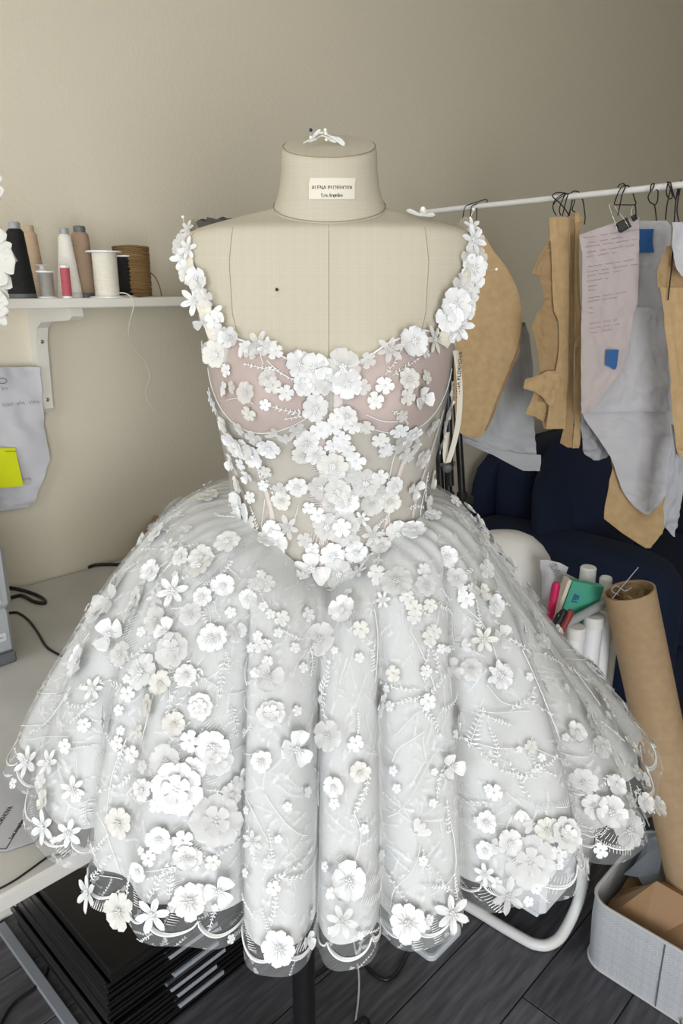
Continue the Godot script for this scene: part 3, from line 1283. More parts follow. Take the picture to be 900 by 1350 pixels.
func make_spools() -> void:
	cone(30, -1.49, "black thread cone with a grey core, leftmost cone on the shelf", 0.0255, 0.015, 0.128, M.black_thread, M.grey_plastic, M.grey_dark_plastic)
	cone(48, -1.60, "beige thread cone standing behind the black cone", 0.024, 0.014, 0.132, M.beige_thread, M.beige_thread, M.beige_thread)
	cone(93, -1.52, "white thread cone behind the small pink spool", 0.024, 0.0125, 0.125, M.white_thread, M.grey_plastic, M.white_plastic)
	cone(113, -1.54, "taupe thread cone between the white cone and the ribbon reel", 0.024, 0.017, 0.132, M.taupe_thread, M.grey_dark_plastic, M.grey_dark_plastic)
	# small spools with flanges
	for e in [[63.0, -1.47, "small flanged spool of silver thread beside the black cone", 0.0185, 0.051, "silver_thread", "white_plastic", 0.014], [89.0, -1.455, "small pink thread spool in front of the white cone", 0.0098, 0.061, "pink_thread", "white_plastic", 0.0088], [142.0, -1.475, "reel of glossy ivory ribbon with white flanges", 0.0365, 0.092, "ivory_ribbon", "white_plastic", 0.0245], [168.0, -1.54, "short black thread spool between the ivory reel and the twine", 0.022, 0.088, "black_thread", "white_plastic", 0.020]]:
		var o := thing("thread_spool", e[2], "thread spool", spool_at(e[0], e[1]))
		var mb := MB.new()
		var R: float = e[3]
		var h: float = e[4]
		mb.lathe([Vector2(0, 0), Vector2(R, 0), Vector2(R, 0.0025), Vector2(e[7], 0.004)], 28)
		build("flange", mb, M[e[6]], o)
		mb = MB.new()
		mb.lathe([Vector2(e[7], h - 0.004), Vector2(R, h - 0.0025), Vector2(R, h), Vector2(R * 0.3, h), Vector2(R * 0.3, h - 0.01)], 28)
		build("flange", mb, M[e[6]], o)
		mb = MB.new()
		mb.lathe(wound(e[7], e[7], 0.004, h - 0.004, 20, 0.0008), 28)
		build("thread", mb, M[e[5]], o)
	var bp := spool_at(57, -1.475)
	var ob := thing("bobbin", "clear plastic bobbin lying on top of the silver spool", "bobbin", spool_at(57, -1.47) + Vector3(0.004, 0.0515, 0))
	var bm := MB.new()
	bm.lathe([Vector2(0, 0), Vector2(0.011, 0), Vector2(0.011, 0.0015), Vector2(0.005, 0.0025), Vector2(0.005, 0.0085), Vector2(0.011, 0.0095), Vector2(0.011, 0.011), Vector2(0.003, 0.011)], 20)
	build("bobbin_body", bm, M.clear_plastic, ob)
	# the twine: a fat ball wound on a tube, with a loose end
	var tw := thing("twine_spool", "brown jute twine spool at the shelf's end nearest the dress", "twine", spool_at(177, -1.55))
	var mb := MB.new()
	var q := RandomNumberGenerator.new()
	q.seed = 4
	mb.lathe([Vector2(0, 0), Vector2(0.036, 0.002), Vector2(0.0385, 0.02), Vector2(0.038, 0.09), Vector2(0.036, 0.108), Vector2(0.02, 0.11), Vector2(0.018, 0.09)], 26)
	build("core", mb, M.twine, tw)
	mb = MB.new()
	for i in 34:
		var y := 0.006 + 0.1 * i / 33.0
		var tilt := q.randf_range(-0.12, 0.12) if i % 5 else q.randf_range(-0.5, 0.5)
		var a0 := q.randf() * TAU
		var path := PackedVector3Array()
		for k in 17:
			var a := a0 + TAU * k / 16.0
			path.append(Vector3(cos(a) * 0.039, clampf(y + tilt * 0.039 * sin(a), 0.004, 0.109), sin(a) * 0.039))
		mb.tube(path, 0.0017, 4, false)
	build("winding", mb, M.twine, tw)
	mb = MB.new()
	var base := spool_at(177, -1.55)
	mb.tube(spline([base + Vector3(0.038, 0.055, 0.005), on_n(205, 366, -1.53), on_n(211, 380, -1.53), on_n(213, 390.5, -1.53)], 5), 0.0016, 5)
	bw("loose_end", mb, M.twine, tw)
	# the ivory ribbon's tail hangs off the shelf and curls on the wall side
	var rb := thing("ribbon_tail", "thin ivory cord hanging down in curls from the ribbon reel", "cord", on_n(160, 386, -1.44))
	mb = MB.new()
	var pts := []
	for e in [[157, 386, -1.46], [166, 387, -1.44], [174, 393, -1.435], [176, 405, -1.436], [171, 425, -1.47], [170, 440, -1.5], [178, 458, -1.53], [188, 472, -1.55], [196, 488, -1.56], [197, 500, -1.57], [192, 515, -1.6], [195, 529, -1.6], [204, 540, -1.6], [213, 547, -1.6]]:
		pts.append(on_n(e[0], e[1], e[2]))
	mb.tube(spline(pts, 5), 0.0013, 5)
	bw("cord_strand", mb, M.ivory_ribbon, rb)
	# dark trim roll, its top just showing above the form's shoulder
	var dt := thing("trim_roll", "dark grey ruffled trim showing above the dress form's shoulder", "trim", spool_at(296, -1.52))
	mb = MB.new()
	for k in 5:
		var first := mb.v.size()
		for i in 2:
			for j in 41:
				var a := TAU * j / 40.0
				var r := 0.03 + k * 0.006 + 0.005 * sin(a * 9.0 + k)
				mb.vert(Vector3(cos(a) * r * 1.25, 0.0 if i else 0.176 - 0.003 * k + 0.004 * sin(a * 6.0 + k * 2), sin(a) * r))
		mb.grid(2, 41, first, false, true)
	build("ruffle", mb, M.dark_trim, dt)


func make_wall_papers() -> void:
	var place := func(px, py): return on_n(px, py, WALL_N + 0.035 - 0.00012 * (py - 480.0) + maxf(0.0, px - 20.0) * 0.0003)
	var o := thing("pattern_paper", "white paper with a slanted corner and pencil notes pinned to the wall under the shelf", "paper", on_n(30, 490, WALL_N + 0.03))
	var rows := [[484, -30, 51], [500, -30, 54], [540, -30, 57], [572, -30, 62], [607, -30, 67], [628, -30, 58], [645, -30, 51], [660, -30, 45], [668, -30, 36], [677, -30, -8]]
	bw("paper_sheet", sheet(rows, place, NDIR, 0.0008, 9, 3, 0.006), M.paper_white, o)
	var mb := MB.new()
	scribble(mb, place, NDIR * 5.0, 0, 50, 534, -0.1, 3.4, 0.0006, 5)
	scribble(mb, place, NDIR * 5.0, 0, 9, 512, 0.0, 3.0, 0.0006, 6)
	scribble(mb, place, NDIR * 5.0, 26, 42, 631, 0.0, 2.6, 0.0006, 7)
	bw("handwriting", mb, M.ink_grey, o)
	mb = MB.new()
	var ring := PackedVector3Array()
	for i in 15:
		ring.append((place.call(1.0 + 6.5 * cos(TAU * i / 14), 502.0 + 3.5 * sin(TAU * i / 14)) as Vector3) + NDIR * 0.006)
	mb.tube(ring, 0.0008, 4, false)
	bw("drawn_mark", mb, M.ink_grey, o)
	var nt := thing("sticky_note", "yellow-green sticky note stuck on the white wall paper", "sticky note", on_n(10, 615, WALL_N + 0.05))
	var np := func(px, py): return (place.call(px, py) as Vector3) + NDIR * (0.009 + maxf(0.0, py - 600.0) * 0.0002)
	bw("note_sheet", sheet([[590, -12, 18], [612, -12, 22], [639, -12, 27], [641, -12, 0]], np, NDIR, 0.0006, 4, 2), M.note_yellow, nt)
	mb = MB.new()
	scribble(mb, np, NDIR * 2.0, 4, 18, 594, 0.0, 1.2, 0.0005, 9)
	bw("printed_line", mb, M.ink_black, nt)
	# white fabric flowers hanging at the frame's edge, in front of the shelf end
	var fl := thing("fabric_flower", "big white fabric flower garland hanging at the shelf's left end", "fabric flower", at(-10, 400, 1.2))
	for e in [[-14, 243, 20, 40], [-4, 345, 26, 0], [-6, 375, 20, 200], [-2, 322, 18, 60], [-4, 400, 16, 120], [-10, 420, 18, 280]]:
		var c := at(e[0], e[1], 1.2)
		var s: float = float(e[2]) * 1.2 / FPX
		mb = MB.new()
		for k in 4:
			petal(mb, Transform3D(Basis(Vector3(0, 0, 1), deg_to_rad(e[3]) + TAU * k / 4.0), c + Vector3(0, 0, 0.003 * k)), s * 1.25, s * 1.5, 0.0, 0.3, 0.15, 0.16, k * 1.7)
		bw("petal_cluster", mb, M.petal_2, fl)
	mb = MB.new()
	var drop := at(-10, 430, 1.2)
	mb.tube(PackedVector3Array([Vector3(drop.x, 3.1, drop.z - 0.004), drop + Vector3(0, 0, -0.004)]), 0.0012, 5)
	bw("hanging_cord", mb, M.ivory_ribbon, fl)


# ---------------------------------------------------------------- on the table

func make_table_things() -> void:
	var o := thing("sewing_machine", "grey overlock sewing machine at the table's left end", "sewing machine", rp(0.36, TABLE, -1.46), "", room_basis())
	var mb := MB.new()
	rbox(mb, 0.10, 0.479, TABLE, TABLE + 0.022, -1.60, -1.325, 0.004)
	bw("base", mb, M.grey_dark_plastic, o)
	mb = MB.new()
	rbox(mb, 0.10, 0.4785, TABLE + 0.022, TABLE + 0.11, -1.595, -1.33, 0.006)
	bw("lower_body", mb, M.grey_plastic, o)
	mb = MB.new()
	rbox(mb, 0.10, 0.486, TABLE + 0.11, TABLE + 0.235, -1.59, -1.327, 0.010)
	bw("upper_body", mb, M.grey_plastic, o)
	mb = MB.new()
	rbox(mb, 0.12, 0.464, TABLE + 0.125, TABLE + 0.215, -1.328, -1.324, 0.0015)
	bw("front_cover", mb, M.pale_metal, o)
	mb = MB.new()
	rbox(mb, 0.41, 0.466, TABLE + 0.048, TABLE + 0.064, -1.331, -1.3285, 0.0005)
	bw("sticker", mb, M.paper_white, o)
	mb = MB.new()
	scribble(mb, func(px, py): return rp(0.413 + px * 0.001, TABLE + 0.064 - py * 0.001, -1.328), NDIR * 0.3, 5, 46, 8, 0.0, 2.4, 0.0005, 3)
	bw("printed_line", mb, M.ink_black, o)
	mb = MB.new()
	mb.lathe([Vector2(0, 0), Vector2(0.042, 0), Vector2(0.046, 0.006), Vector2(0.046, 0.02), Vector2(0.036, 0.028), Vector2(0, 0.028)], 28, Transform3D(Basis(room_basis().z, -PI / 2) * room_basis(), rp(0.462, TABLE + 0.265, -1.45)))
	bw("hand_wheel", mb, M.grey_dark_plastic, o)
	# cables on the table
	var cables := [
		["machine_cable", "thick black cable looping on the table beside the sewing machine", [[4, 774], [25, 777], [45, 783], [58, 790], [58, 795], [45, 793], [28, 785], [14, 788], [4, 792]], 0.0042, 0.0],
		["machine_cable", "thin black cable curving from the machine to the dress hem", [[12, 808], [24, 808], [38, 818], [50, 834], [60, 851], [72, 860], [90, 868], [110, 874]], 0.0026, 0.0],
		["wall_cable", "black cable lying along the wall edge of the table", [[117, 748], [125, 745], [140, 744], [158, 744], [175, 743], [210, 741]], 0.004, 0.0],
		["thin_cord", "thin dark cord lying along the table's front edge", [[-20, 1179], [0, 1171], [20, 1160], [40, 1146], [58, 1133], [66, 1129], [90, 1125]], 0.0013, 0.0]]
	for c in cables:
		var pts := []
		for q in c[2]:
			pts.append(on_y(q[0], q[1], TABLE + c[3]))
		var t := thing(c[0], c[1], "cable", pts[0])
		mb = MB.new()
		mb.tube(spline(pts, 6), c[3], 7)
		bw("strand", mb, M.black_plastic, t)
	# a piece of cardboard leaning on the wall
	var cb := thing("cardboard_piece", "brown cardboard piece leaning on the wall behind the skirt", "cardboard", on_n(210, 745, -1.55))
	var place := func(px, py): return on_n(px, py, WALL_N + 0.012 + (py - 678.0) * 0.0012)
	bw("cardboard_sheet", sheet([[680, 204, 210], [695, 195, 230], [715, 183, 250], [738, 169, 265], [744, 168, 268]], place, NDIR, 0.003, 5, 2), M.cardboard, cb)
	# the printed garment bag corner on the table
	var tp := func(px, py): return on_y(px, py, TABLE + 0.0022)
	var gb := thing("printed_sheet", "white printed sheet lying on the table beneath the left hem", "paper", on_y(10, 1070, TABLE))
	bw("paper_sheet", sheet([[1012, -40, 50], [1050, -50, 62], [1086, -60, 66], [1110, -60, 45], [1122, -60, 8]], tp, Vector3.UP, 0.0012, 6, 2, 0.0), M.paper_white, gb)
	var inv := gb.transform.affine_inverse()
	var a := on_y(-22, 1114, TABLE + 0.0026)
	var b := on_y(18, 1056, TABLE + 0.0026)
	var xd := (b - a).normalized()
	var yd := Vector3.UP.cross(xd)
	letters("lettering", "PLOKHOVA", "Droid Sans", 0.0064, M.ink_black, gb, inv * Transform3D(Basis(xd, yd, Vector3.UP), on_y(4, 1078, TABLE + 0.0026)))
	var c0 := on_y(14, 1104, TABLE + 0.0026)
	letters("lettering", "Los Angeles", "Droid Serif", 0.0034, M.ink_black, gb, inv * Transform3D(Basis(xd, yd, Vector3.UP), on_y(22, 1093, TABLE + 0.0026)))
	mb = MB.new()
	mb.tube(PackedVector3Array([on_y(-10, 1119, TABLE + 0.0024), on_y(8, 1119, TABLE + 0.0024)]), 0.0006, 4)
	mb.tube(PackedVector3Array([on_y(8, 1119, TABLE + 0.0024), on_y(31, 1081, TABLE + 0.0024)]), 0.0006, 4)
	bw("printed_line", mb, M.ink_black, gb)


# ---------------------------------------------------------------- under the table and on the floor

func make_floor_things() -> void:
	# a stack of black trays with pale cards in some of them
	var q := RandomNumberGenerator.new()
	q.seed = 21
	for i in 9:
		var y := 0.012 + 0.028 * i
		var w0 := 0.49 + q.randf_range(-0.006, 0.006)
		var n1 := -1.12 + q.randf_range(-0.008, 0.006)
		var o := thing("black_tray", "black plastic tray, %s in the low stack beneath the table" % ["lowest one", "second from the floor", "third from the floor", "fourth from the floor", "middle one", "fourth from the top", "third from the top", "second from the top", "topmost one"][i], "tray", rp(0.72, y, -1.37), "stacked black trays", room_basis())
		var mb := MB.new()
		rbox(mb, w0, 0.97, y, y + 0.004, -1.62, n1, 0.001)
		bw("bottom", mb, M.black_plastic, o)
		for e in [[w0, w0 + 0.004, -1.62, n1], [0.966, 0.97, -1.62, n1]]:
			mb = MB.new()
			rbox(mb, e[0], e[1], y + 0.004, y + 0.0265, e[2], e[3], 0.0008)
			bw("side", mb, M.black_plastic, o)
		mb = MB.new()
		rbox(mb, w0 - 0.004, 0.974, y + 0.019, y + 0.0268, n1 - 0.001, n1 + 0.005, 0.001)
		bw("lip", mb, M.black_plastic, o)
		if i in [1, 2, 3, 4, 6]:
			mb = MB.new()
			rbox(mb, 0.63 + q.randf_range(-0.01, 0.01), 0.76 + q.randf_range(-0.02, 0.01), y + 0.006, y + 0.016, -1.55, n1 - 0.004 + q.randf_range(0.0, 0.012), 0.001)
			bw("cards", mb, M.cloth_grey, o, "pale grey cards")
	var tl := thing("floor_rail", "pale grey flat rail on the floor along the tray stack", "rail", rp(0.46, 0, -1.4), "", room_basis())
	var mb := MB.new()
	rbox(mb, 0.455, 0.479, 0.0, 0.012, -1.66, -1.0, 0.002)
	bw("rail_bar", mb, M.cloth_grey, tl)
	var floors := [
		["floor_cable", "black cable on the floor below the table's left corner", [[66, 1240], [66, 1262], [60, 1285], [45, 1303], [28, 1315], [12, 1330], [-4, 1360]], 0.0045, "black_plastic"],
		["floor_cable", "black cable looping on the planks right of the stand pole", [[405, 1295], [420, 1283], [440, 1269], [462, 1265], [480, 1272], [496, 1286], [510, 1291], [524, 1280], [536, 1258], [545, 1235], [550, 1215]], 0.005, "black_plastic"],
		["charging_cable", "thin white cable hanging out from the front hem to the floor", [[463, 1200], [466, 1240], [470, 1262], [473, 1290], [472, 1318], [468, 1350], [466, 1370]], 0.0022, "white_plastic"]]
	for c in floors:
		var pts := []
		for e in c[2]:
			pts.append(on_y(e[0], e[1], c[3]))
		var t := thing(c[0], c[1], "cable", pts[0])
		mb = MB.new()
		mb.tube(spline(pts, 7), c[3], 8)
		bw("strand", mb, M[c[4]], t)
	# pale plastic slab
	var c0 := on_y(572, 1276, 0.0)
	var w := c0.dot(WDIR)
	var n := c0.dot(NDIR)
	var sl := thing("plastic_slab", "pale grey plastic slab with round corners flat on the floor", "slab", rp(w + 0.07, 0, n - 0.16), "", room_basis())
	mb = MB.new()
	slab_round(mb, 0.13, 0.30, 0.014, 0.018, Transform3D.IDENTITY)
	build("slab_body", mb, M.pale_metal, sl)
	mb = MB.new()
	slab_round(mb, 0.118, 0.288, 0.0025, 0.014, Transform3D(Basis.IDENTITY, Vector3(0, 0.0135, 0)))
	build("top_plate", mb, M.grey_plastic, sl)


func slab_round(mb: MB, wx: float, wz: float, h: float, r: float, xf: Transform3D) -> void:
	var ring := []
	for c in [[1, 1, 0], [-1, 1, 1], [-1, -1, 2], [1, -1, 3]]:
		for k in 6:
			var a: float = PI / 2 * (c[2] + k / 5.0)
			ring.append(Vector2(c[0] * (wx / 2 - r) + cos(a) * r, c[1] * (wz / 2 - r) + sin(a) * r))
	var top := []
	var bot := []
	for p in ring:
		top.append(xf * Vector3(p.x * 0.985, h, p.y * 0.985))
		bot.append(xf * Vector3(p.x, 0, p.y))
	var mid: Vector3 = xf * Vector3(0, h / 2, 0)
	mb.face(top.duplicate(), mid)
	mb.face(bot.duplicate(), mid)
	for i in ring.size():
		var j := (i + 1) % ring.size()
		mb.face([bot[i], bot[j], xf * Vector3(ring[j].x, h * 0.8, ring[j].y), xf * Vector3(ring[i].x, h * 0.8, ring[i].y)], mid)
		mb.face([xf * Vector3(ring[i].x, h * 0.8, ring[i].y), xf * Vector3(ring[j].x, h * 0.8, ring[j].y), top[j], top[i]], mid)


# ---------------------------------------------------------------- right of the dress: bin, cart, roll, sofa, tripod

func make_bin() -> void:
	var w0 := 1.404
	var w1 := 1.74
	var n0 := -0.56
	var n1 := -0.12
	var h := 0.185
	var o := thing("storage_bin", "grey felt storage bin with a pale piped rim, full of brown paper", "storage bin", rp((w0 + w1) / 2, 0, (n0 + n1) / 2), "", room_basis())
	var ring := func(inset: float, y: float) -> Array:
		var out := []
		var wx := (w1 - w0) / 2 - inset
		var wz := (n1 - n0) / 2 - inset
		var r := 0.05 - inset * 0.5
		for c in [[1, 1, 0], [-1, 1, 1], [-1, -1, 2], [1, -1, 3]]:
			for k in 7:
				var a: float = PI / 2 * (c[2] + k / 6.0)
				out.append(Vector3(c[0] * (wx - r) + cos(a) * r, y, c[1] * (wz - r) + sin(a) * r))
		return out
	var mb := MB.new()
	var layers := [[0.004, 0.0], [0.001, 0.006], [0.0, 0.06], [-0.002, 0.12], [0.0, h], [0.006, h], [0.006, 0.01]]
	for l in layers:
		for p in ring.call(l[0], l[1]):
			mb.vert(p)
	mb.grid(layers.size(), 28, 0, true, true)
	mb.flat_poly(ring.call(0.006, 0.01))
	var rev: Array = ring.call(0.006, 0.01)
	rev.reverse()
	mb.flat_poly(rev)
	for i in range(0, mb.idx.size(), 3):
		pass
	build("bin_body", mb, M.grey_felt, o)
	for e in [[0.001, h, 0.0045], [0.0005, 0.004, 0.004]]:
		mb = MB.new()
		var path := PackedVector3Array()
		for p in ring.call(e[0], e[1]):
			path.append(p)
		path.append(path[0])
		path.append(path[1])
		mb.tube(path, e[2], 7, false)
		build("piping", mb, M.felt_edge, o)
	mb = MB.new()
	var sx := -(w1 - w0) / 2 - 0.0015
	mb.tube(PackedVector3Array([Vector3(sx, 0.004, -0.04), Vector3(sx - 0.002, 0.1, -0.04), Vector3(sx, h, -0.04)]), 0.0016, 5)
	build("side_seam", mb, M.grey_dark_plastic, o)
	# crumpled brown paper and grey cloth in it: faceted sheets with sharp creases
	var q := RandomNumberGenerator.new()
	q.seed = 77
	var heaps := [
		["brown_paper", "brown kraft paper bag crumpled along the bin's rim", 1.42, 1.62, -0.54, -0.15, 0.37, "kraft_bag", 3, 4],
		["brown_paper", "folded brown kraft paper standing at the bin's middle", 1.56, 1.73, -0.42, -0.16, 0.44, "kraft_bag", 3, 3],
		["grey_cloth", "grey cloth scrap tucked in the bin behind the brown paper", 1.58, 1.73, -0.55, -0.44, 0.33, "cloth_grey", 4, 3]]
	for e in heaps:
		var t := thing(e[0], e[1], "paper" if e[0] == "brown_paper" else "cloth", rp((e[2] + e[3]) / 2, 0.02, (e[4] + e[5]) / 2), "", room_basis())
		mb = MB.new()
		var nx: int = e[8]
		var nz: int = e[9]
		var pts := []
		for i in nx + 1:
			for j in nz + 1:
				var edge := 1.0 if i in [0, nx] or j in [0, nz] else 0.0
				var w := lerpf(e[2], e[3], float(i) / nx) + (q.randf_range(-0.016, 0.016) if edge < 1 else 0.0)
				var n := lerpf(e[4], e[5], float(j) / nz) + (q.randf_range(-0.016, 0.016) if edge < 1 else 0.0)
				var y: float = lerpf(e[6] * 0.62, 0.05, edge * 0.6) + q.randf_range(-0.035, 0.045)
				pts.append(rp(w, y, n))
		for i in nx:
			for j in nz:
				var a := i * (nz + 1) + j
				for tr in [[a, a + 1, a + nz + 2], [a, a + nz + 2, a + nz + 1]]:
					var f := [pts[tr[0]], pts[tr[1]], pts[tr[2]]]
					mb.face(f, ((f[0] + f[1] + f[2]) as Vector3) / 3.0 - Vector3(0, 1, 0))
		bw("crumpled_sheet", mb, M[e[7]], t)


func make_roll() -> void:
	var top := at(829, 778, 1.45)
	var foot := at(917, 1195, 1.40)
	var d := (foot - top).normalized()
	var r := 33.0 * pixel(top).z / FPX
	var o := thing("cardboard_tube", "long brown cardboard tube with rolled paper in it, leaning in the grey bin", "cardboard tube", foot)
	var xf := Transform3D(Basis(d.cross(Vector3(0, 0, 1)).normalized(), -d, d.cross(Vector3(0, 0, 1)).normalized().cross(-d)), foot)
	var l := top.distance_to(foot)
	var mb := MB.new()
	mb.lathe([Vector2(r - 0.004, 0), Vector2(r, 0), Vector2(r, l * 0.5), Vector2(r, l), Vector2(r - 0.004, l), Vector2(r - 0.004, 0)], 40, xf)
	bw("tube_wall", mb, M.cardboard, o)
	mb = MB.new()
	var first := 0
	for i in 2:
		for k in 70:
			var a := k * 0.36
			var rr := lerpf(0.012, r - 0.006, k / 69.0) + 0.0025 * sin(k * 1.7)
			mb.vert(xf * Vector3(cos(a) * rr, l - 0.008 - (0.25 if i else 0.0) + 0.006 * sin(k * 0.5), sin(a) * rr))
	mb.grid(2, 70, first)
	bw("rolled_paper", mb, M.kraft_dark, o)
	mb = MB.new()
	mb.tube(PackedVector3Array([at(806, 790, 1.43), at(841, 748, 1.41)]), 0.0010, 5)
	mb.tube(spline([at(815, 784, 1.42), at(806, 779, 1.42), at(812, 772, 1.42), at(823, 779, 1.415), at(832, 775, 1.42)], 5), 0.0009, 4)
	mb.tube(spline([at(828, 786, 1.398), at(845, 800, 1.398), at(846, 814, 1.398), at(840, 820, 1.398)], 5), 0.0005, 4)
	var nd := thing("wire_stick", "thin bent wire sticking out of the cardboard tube's mouth", "wire", at(820, 780, 1.42))
	bw("wire_strand", mb, M.paper_grey, nd)


func make_cart() -> void:
	var o := thing("white_cart", "white trolley with a grey top rail standing behind the bin", "cart", rp(1.49, 0, -0.83), "", room_basis())
	var w0 := 1.36
	var w1 := 1.62
	var n0 := -1.02
	var n1 := -0.66
	var mb: MB
	for w in [w0, w1]:
		for n in [n0, n1]:
			mb = MB.new()
			mb.tube(PackedVector3Array([rp(w, 0.36 if w == w0 and n == n1 else 0.0, n), rp(w, 0.83, n)]), 0.011, 10)
			bw("post", mb, M.white_metal, o)
	for y in [0.085, 0.42, 0.74]:
		mb = MB.new()
		rbox(mb, w0, w1, y, y + 0.012, n0, n1, 0.003)
		if y > 0.2:
			rbox(mb, w0, w1, y + 0.012, y + 0.07, n1 - 0.006, n1, 0.002)
			rbox(mb, w0, w0 + 0.006, y + 0.012, y + 0.07, n0, n1, 0.002)
			rbox(mb, w1 - 0.006, w1, y + 0.012, y + 0.07, n0, n1, 0.002)
			rbox(mb, w0, w1, y + 0.012, y + 0.07, n0, n0 + 0.006, 0.002)
		bw("tier", mb, M.white_plastic, o)
	# the grey rail along the top, and three white capped tubes hanging in front of the cart's face
	var ra := at(722, 836, 1.46)
	var rb := at(800, 793, 1.52)
	mb = MB.new()
	mb.tube(PackedVector3Array([ra, rb]), 0.0095, 12)
	bw("top_rail", mb, M.grey_plastic, o)
	for e in [[760.0, 826.0, 1.47, 9.5], [783.0, 812.0, 1.50, 10.0], [797.5, 801.0, 1.53, 9.5]]:
		var p := at(e[0], e[1], e[2])
		var t := thing("white_tube", ["white capped tube hanging on the cart, partly behind the skirt edge", "white capped tube, middle one of three on the cart", "white capped tube next to the cardboard tube"][int(e[0] > 770) + int(e[0] > 790)], "tube", p - Vector3(0, 0.35, 0))
		var r: float = e[3] * float(e[2]) / FPX / 0.93 * 1.25
		mb = MB.new()
		mb.lathe([Vector2(0, -0.42), Vector2(r, -0.42), Vector2(r, -0.024)], 18, Transform3D(Basis.IDENTITY, p))
		bw("tube_body", mb, M.white_plastic, t)
		mb = MB.new()
		mb.lathe([Vector2(r, -0.026), Vector2(r * 1.1, -0.025), Vector2(r * 1.1, -0.004), Vector2(r * 0.95, 0.0), Vector2(0, 0.001)], 18, Transform3D(Basis.IDENTITY, p))
		bw("cap", mb, M.white_metal, t)
	# what the cart carries
	var b1 := thing("white_bottle", "white capped bottle standing tallest among the cart's things", "bottle", at(773, 772, 1.6))
	mb = MB.new()
	mb.lathe([Vector2(0, -0.12), Vector2(0.016, -0.12), Vector2(0.017, -0.004), Vector2(0.015, -0.002)], 20)
	build("bottle_body", mb, M.ivory_ribbon, b1)
	mb = MB.new()
	mb.lathe([Vector2(0.0185, 0), Vector2(0.0185, 0.044), Vector2(0.016, 0.047), Vector2(0, 0.047)], 24)
	build("cap", mb, M.white_plastic, b1)
	var b2 := thing("cream_bottle", "squat cream bottle with a ridged white cap on the cart", "bottle", at(797, 778, 1.58))
	mb = MB.new()
	mb.lathe([Vector2(0, -0.12), Vector2(0.027, -0.12), Vector2(0.027, -0.006), Vector2(0.022, 0.006), Vector2(0.014, 0.010)], 24)
	build("bottle_body", mb, M.label_cream, b2)
	mb = MB.new()
	mb.lathe([Vector2(0.0145, 0.009), Vector2(0.0145, 0.028), Vector2(0.012, 0.033), Vector2(0.006, 0.034), Vector2(0.005, 0.031), Vector2(0, 0.031)], 24)
	build("cap", mb, M.white_plastic, b2)
	var bk := thing("teal_box", "teal green card box with a small blue print, tilted on the cart", "box", at(760, 800, 1.52))
	var bb := Basis(Vector3(0.94, -0.24, -0.12).normalized(), Vector3(0.22, 0.95, 0.0).normalized(), Vector3.ZERO)
	bb.y = (bb.y - bb.x * bb.x.dot(bb.y)).normalized()
	bb.z = bb.x.cross(bb.y)
	mb = MB.new()
	mb.box(Transform3D(bb, at(764, 793, 1.53)), Vector3(0.078, 0.095, 0.022), 0.0015)
	bw("box_body", mb, M.teal_card, bk)
	mb = MB.new()
	mb.box(Transform3D(bb, at(764, 793, 1.53) + bb * Vector3(-0.045, 0, -0.004)), Vector3(0.009, 0.095, 0.026), 0.001)
	bw("spine", mb, M.label_cream, bk)
	mb = MB.new()
	for k in 3:
		mb.box(Transform3D(bb, at(764, 793, 1.53) + bb * Vector3(-0.024 + k * 0.005, 0.012, 0.0115)), Vector3(0.0035, 0.016 - k * 0.003, 0.001))
	mb.box(Transform3D(bb, at(764, 793, 1.53) + bb * Vector3(-0.02, 0.001, 0.0115)), Vector3(0.014, 0.003, 0.001))
	bw("printed_mark", mb, M.blue_print, bk)
	for e in [["magenta_pen", "magenta marker pen standing at the skirt's edge on the cart", "magenta", Vector3(0.1, 1, 0), 730, 786, 1.5, 0.009, 0.09], ["red_scissors", "dark red plastic handle beside the teal box on the cart", "red_plastic", Vector3(0.35, 1, 0), 752, 806, 1.46, 0.008, 0.06], ["black_scissors", "black plastic handle leaning next to the dark red one", "black_plastic", Vector3(0.4, 1, 0), 742, 808, 1.45, 0.008, 0.065], ["black_pen", "slim black pen standing left of the black handle", "black_plastic", Vector3(0.28, 1, 0.1), 736, 810, 1.45, 0.005, 0.06]]:
		var dirv: Vector3 = (e[3] as Vector3).normalized()
		var p := at(e[4], e[5], e[6])
		var t := thing(e[0], e[1], "pen" if "pen" in e[0] else "handle", p - dirv * 0.05)
		mb = MB.new()
		var x := dirv.cross(Vector3(0, 0, 1)).normalized()
		var r: float = e[7]
		var h: float = e[8]
		var tx := Transform3D(Basis(x, dirv, x.cross(dirv)), p - dirv * 0.06)
		mb.lathe([Vector2(0, 0), Vector2(r * 0.8, 0.002), Vector2(r, 0.02), Vector2(r, h * 0.55), Vector2(r * 0.93, h * 0.57)], 14, tx)
		bw("barrel", mb, M[e[2]], t)
		mb = MB.new()
		mb.lathe([Vector2(r * 1.06, h * 0.57), Vector2(r * 1.06, h * 0.95), Vector2(r * 0.7, h + 0.003), Vector2(0, h + 0.004)], 14, tx)
		bw("end_cap", mb, M[e[2]], t)
	var pk := thing("printed_packet", "white packet with grey letters behind the magenta pen", "packet", at(735, 755, 1.58))
	var place := func(px, py): return at(px, py, 1.58)
	bw("packet_sheet", sheet([[738, 712, 722], [742, 712, 738], [748, 712, 749], [756, 714, 746], [764, 714, 762], [772, 714, 762], [790, 714, 760]], place, Vector3(0, 0.3, 1).normalized(), 0.003, 5, 2), M.paper_white, pk)
	letters("lettering", "DA", "Droid Sans", 0.015, M.ink_grey, pk, pk.transform.affine_inverse() * Transform3D(face_basis(Vector3(0, 0.1, 1).normalized()).rotated(Vector3(0, 0, 1), -1.1), at(732, 751, 1.57)))
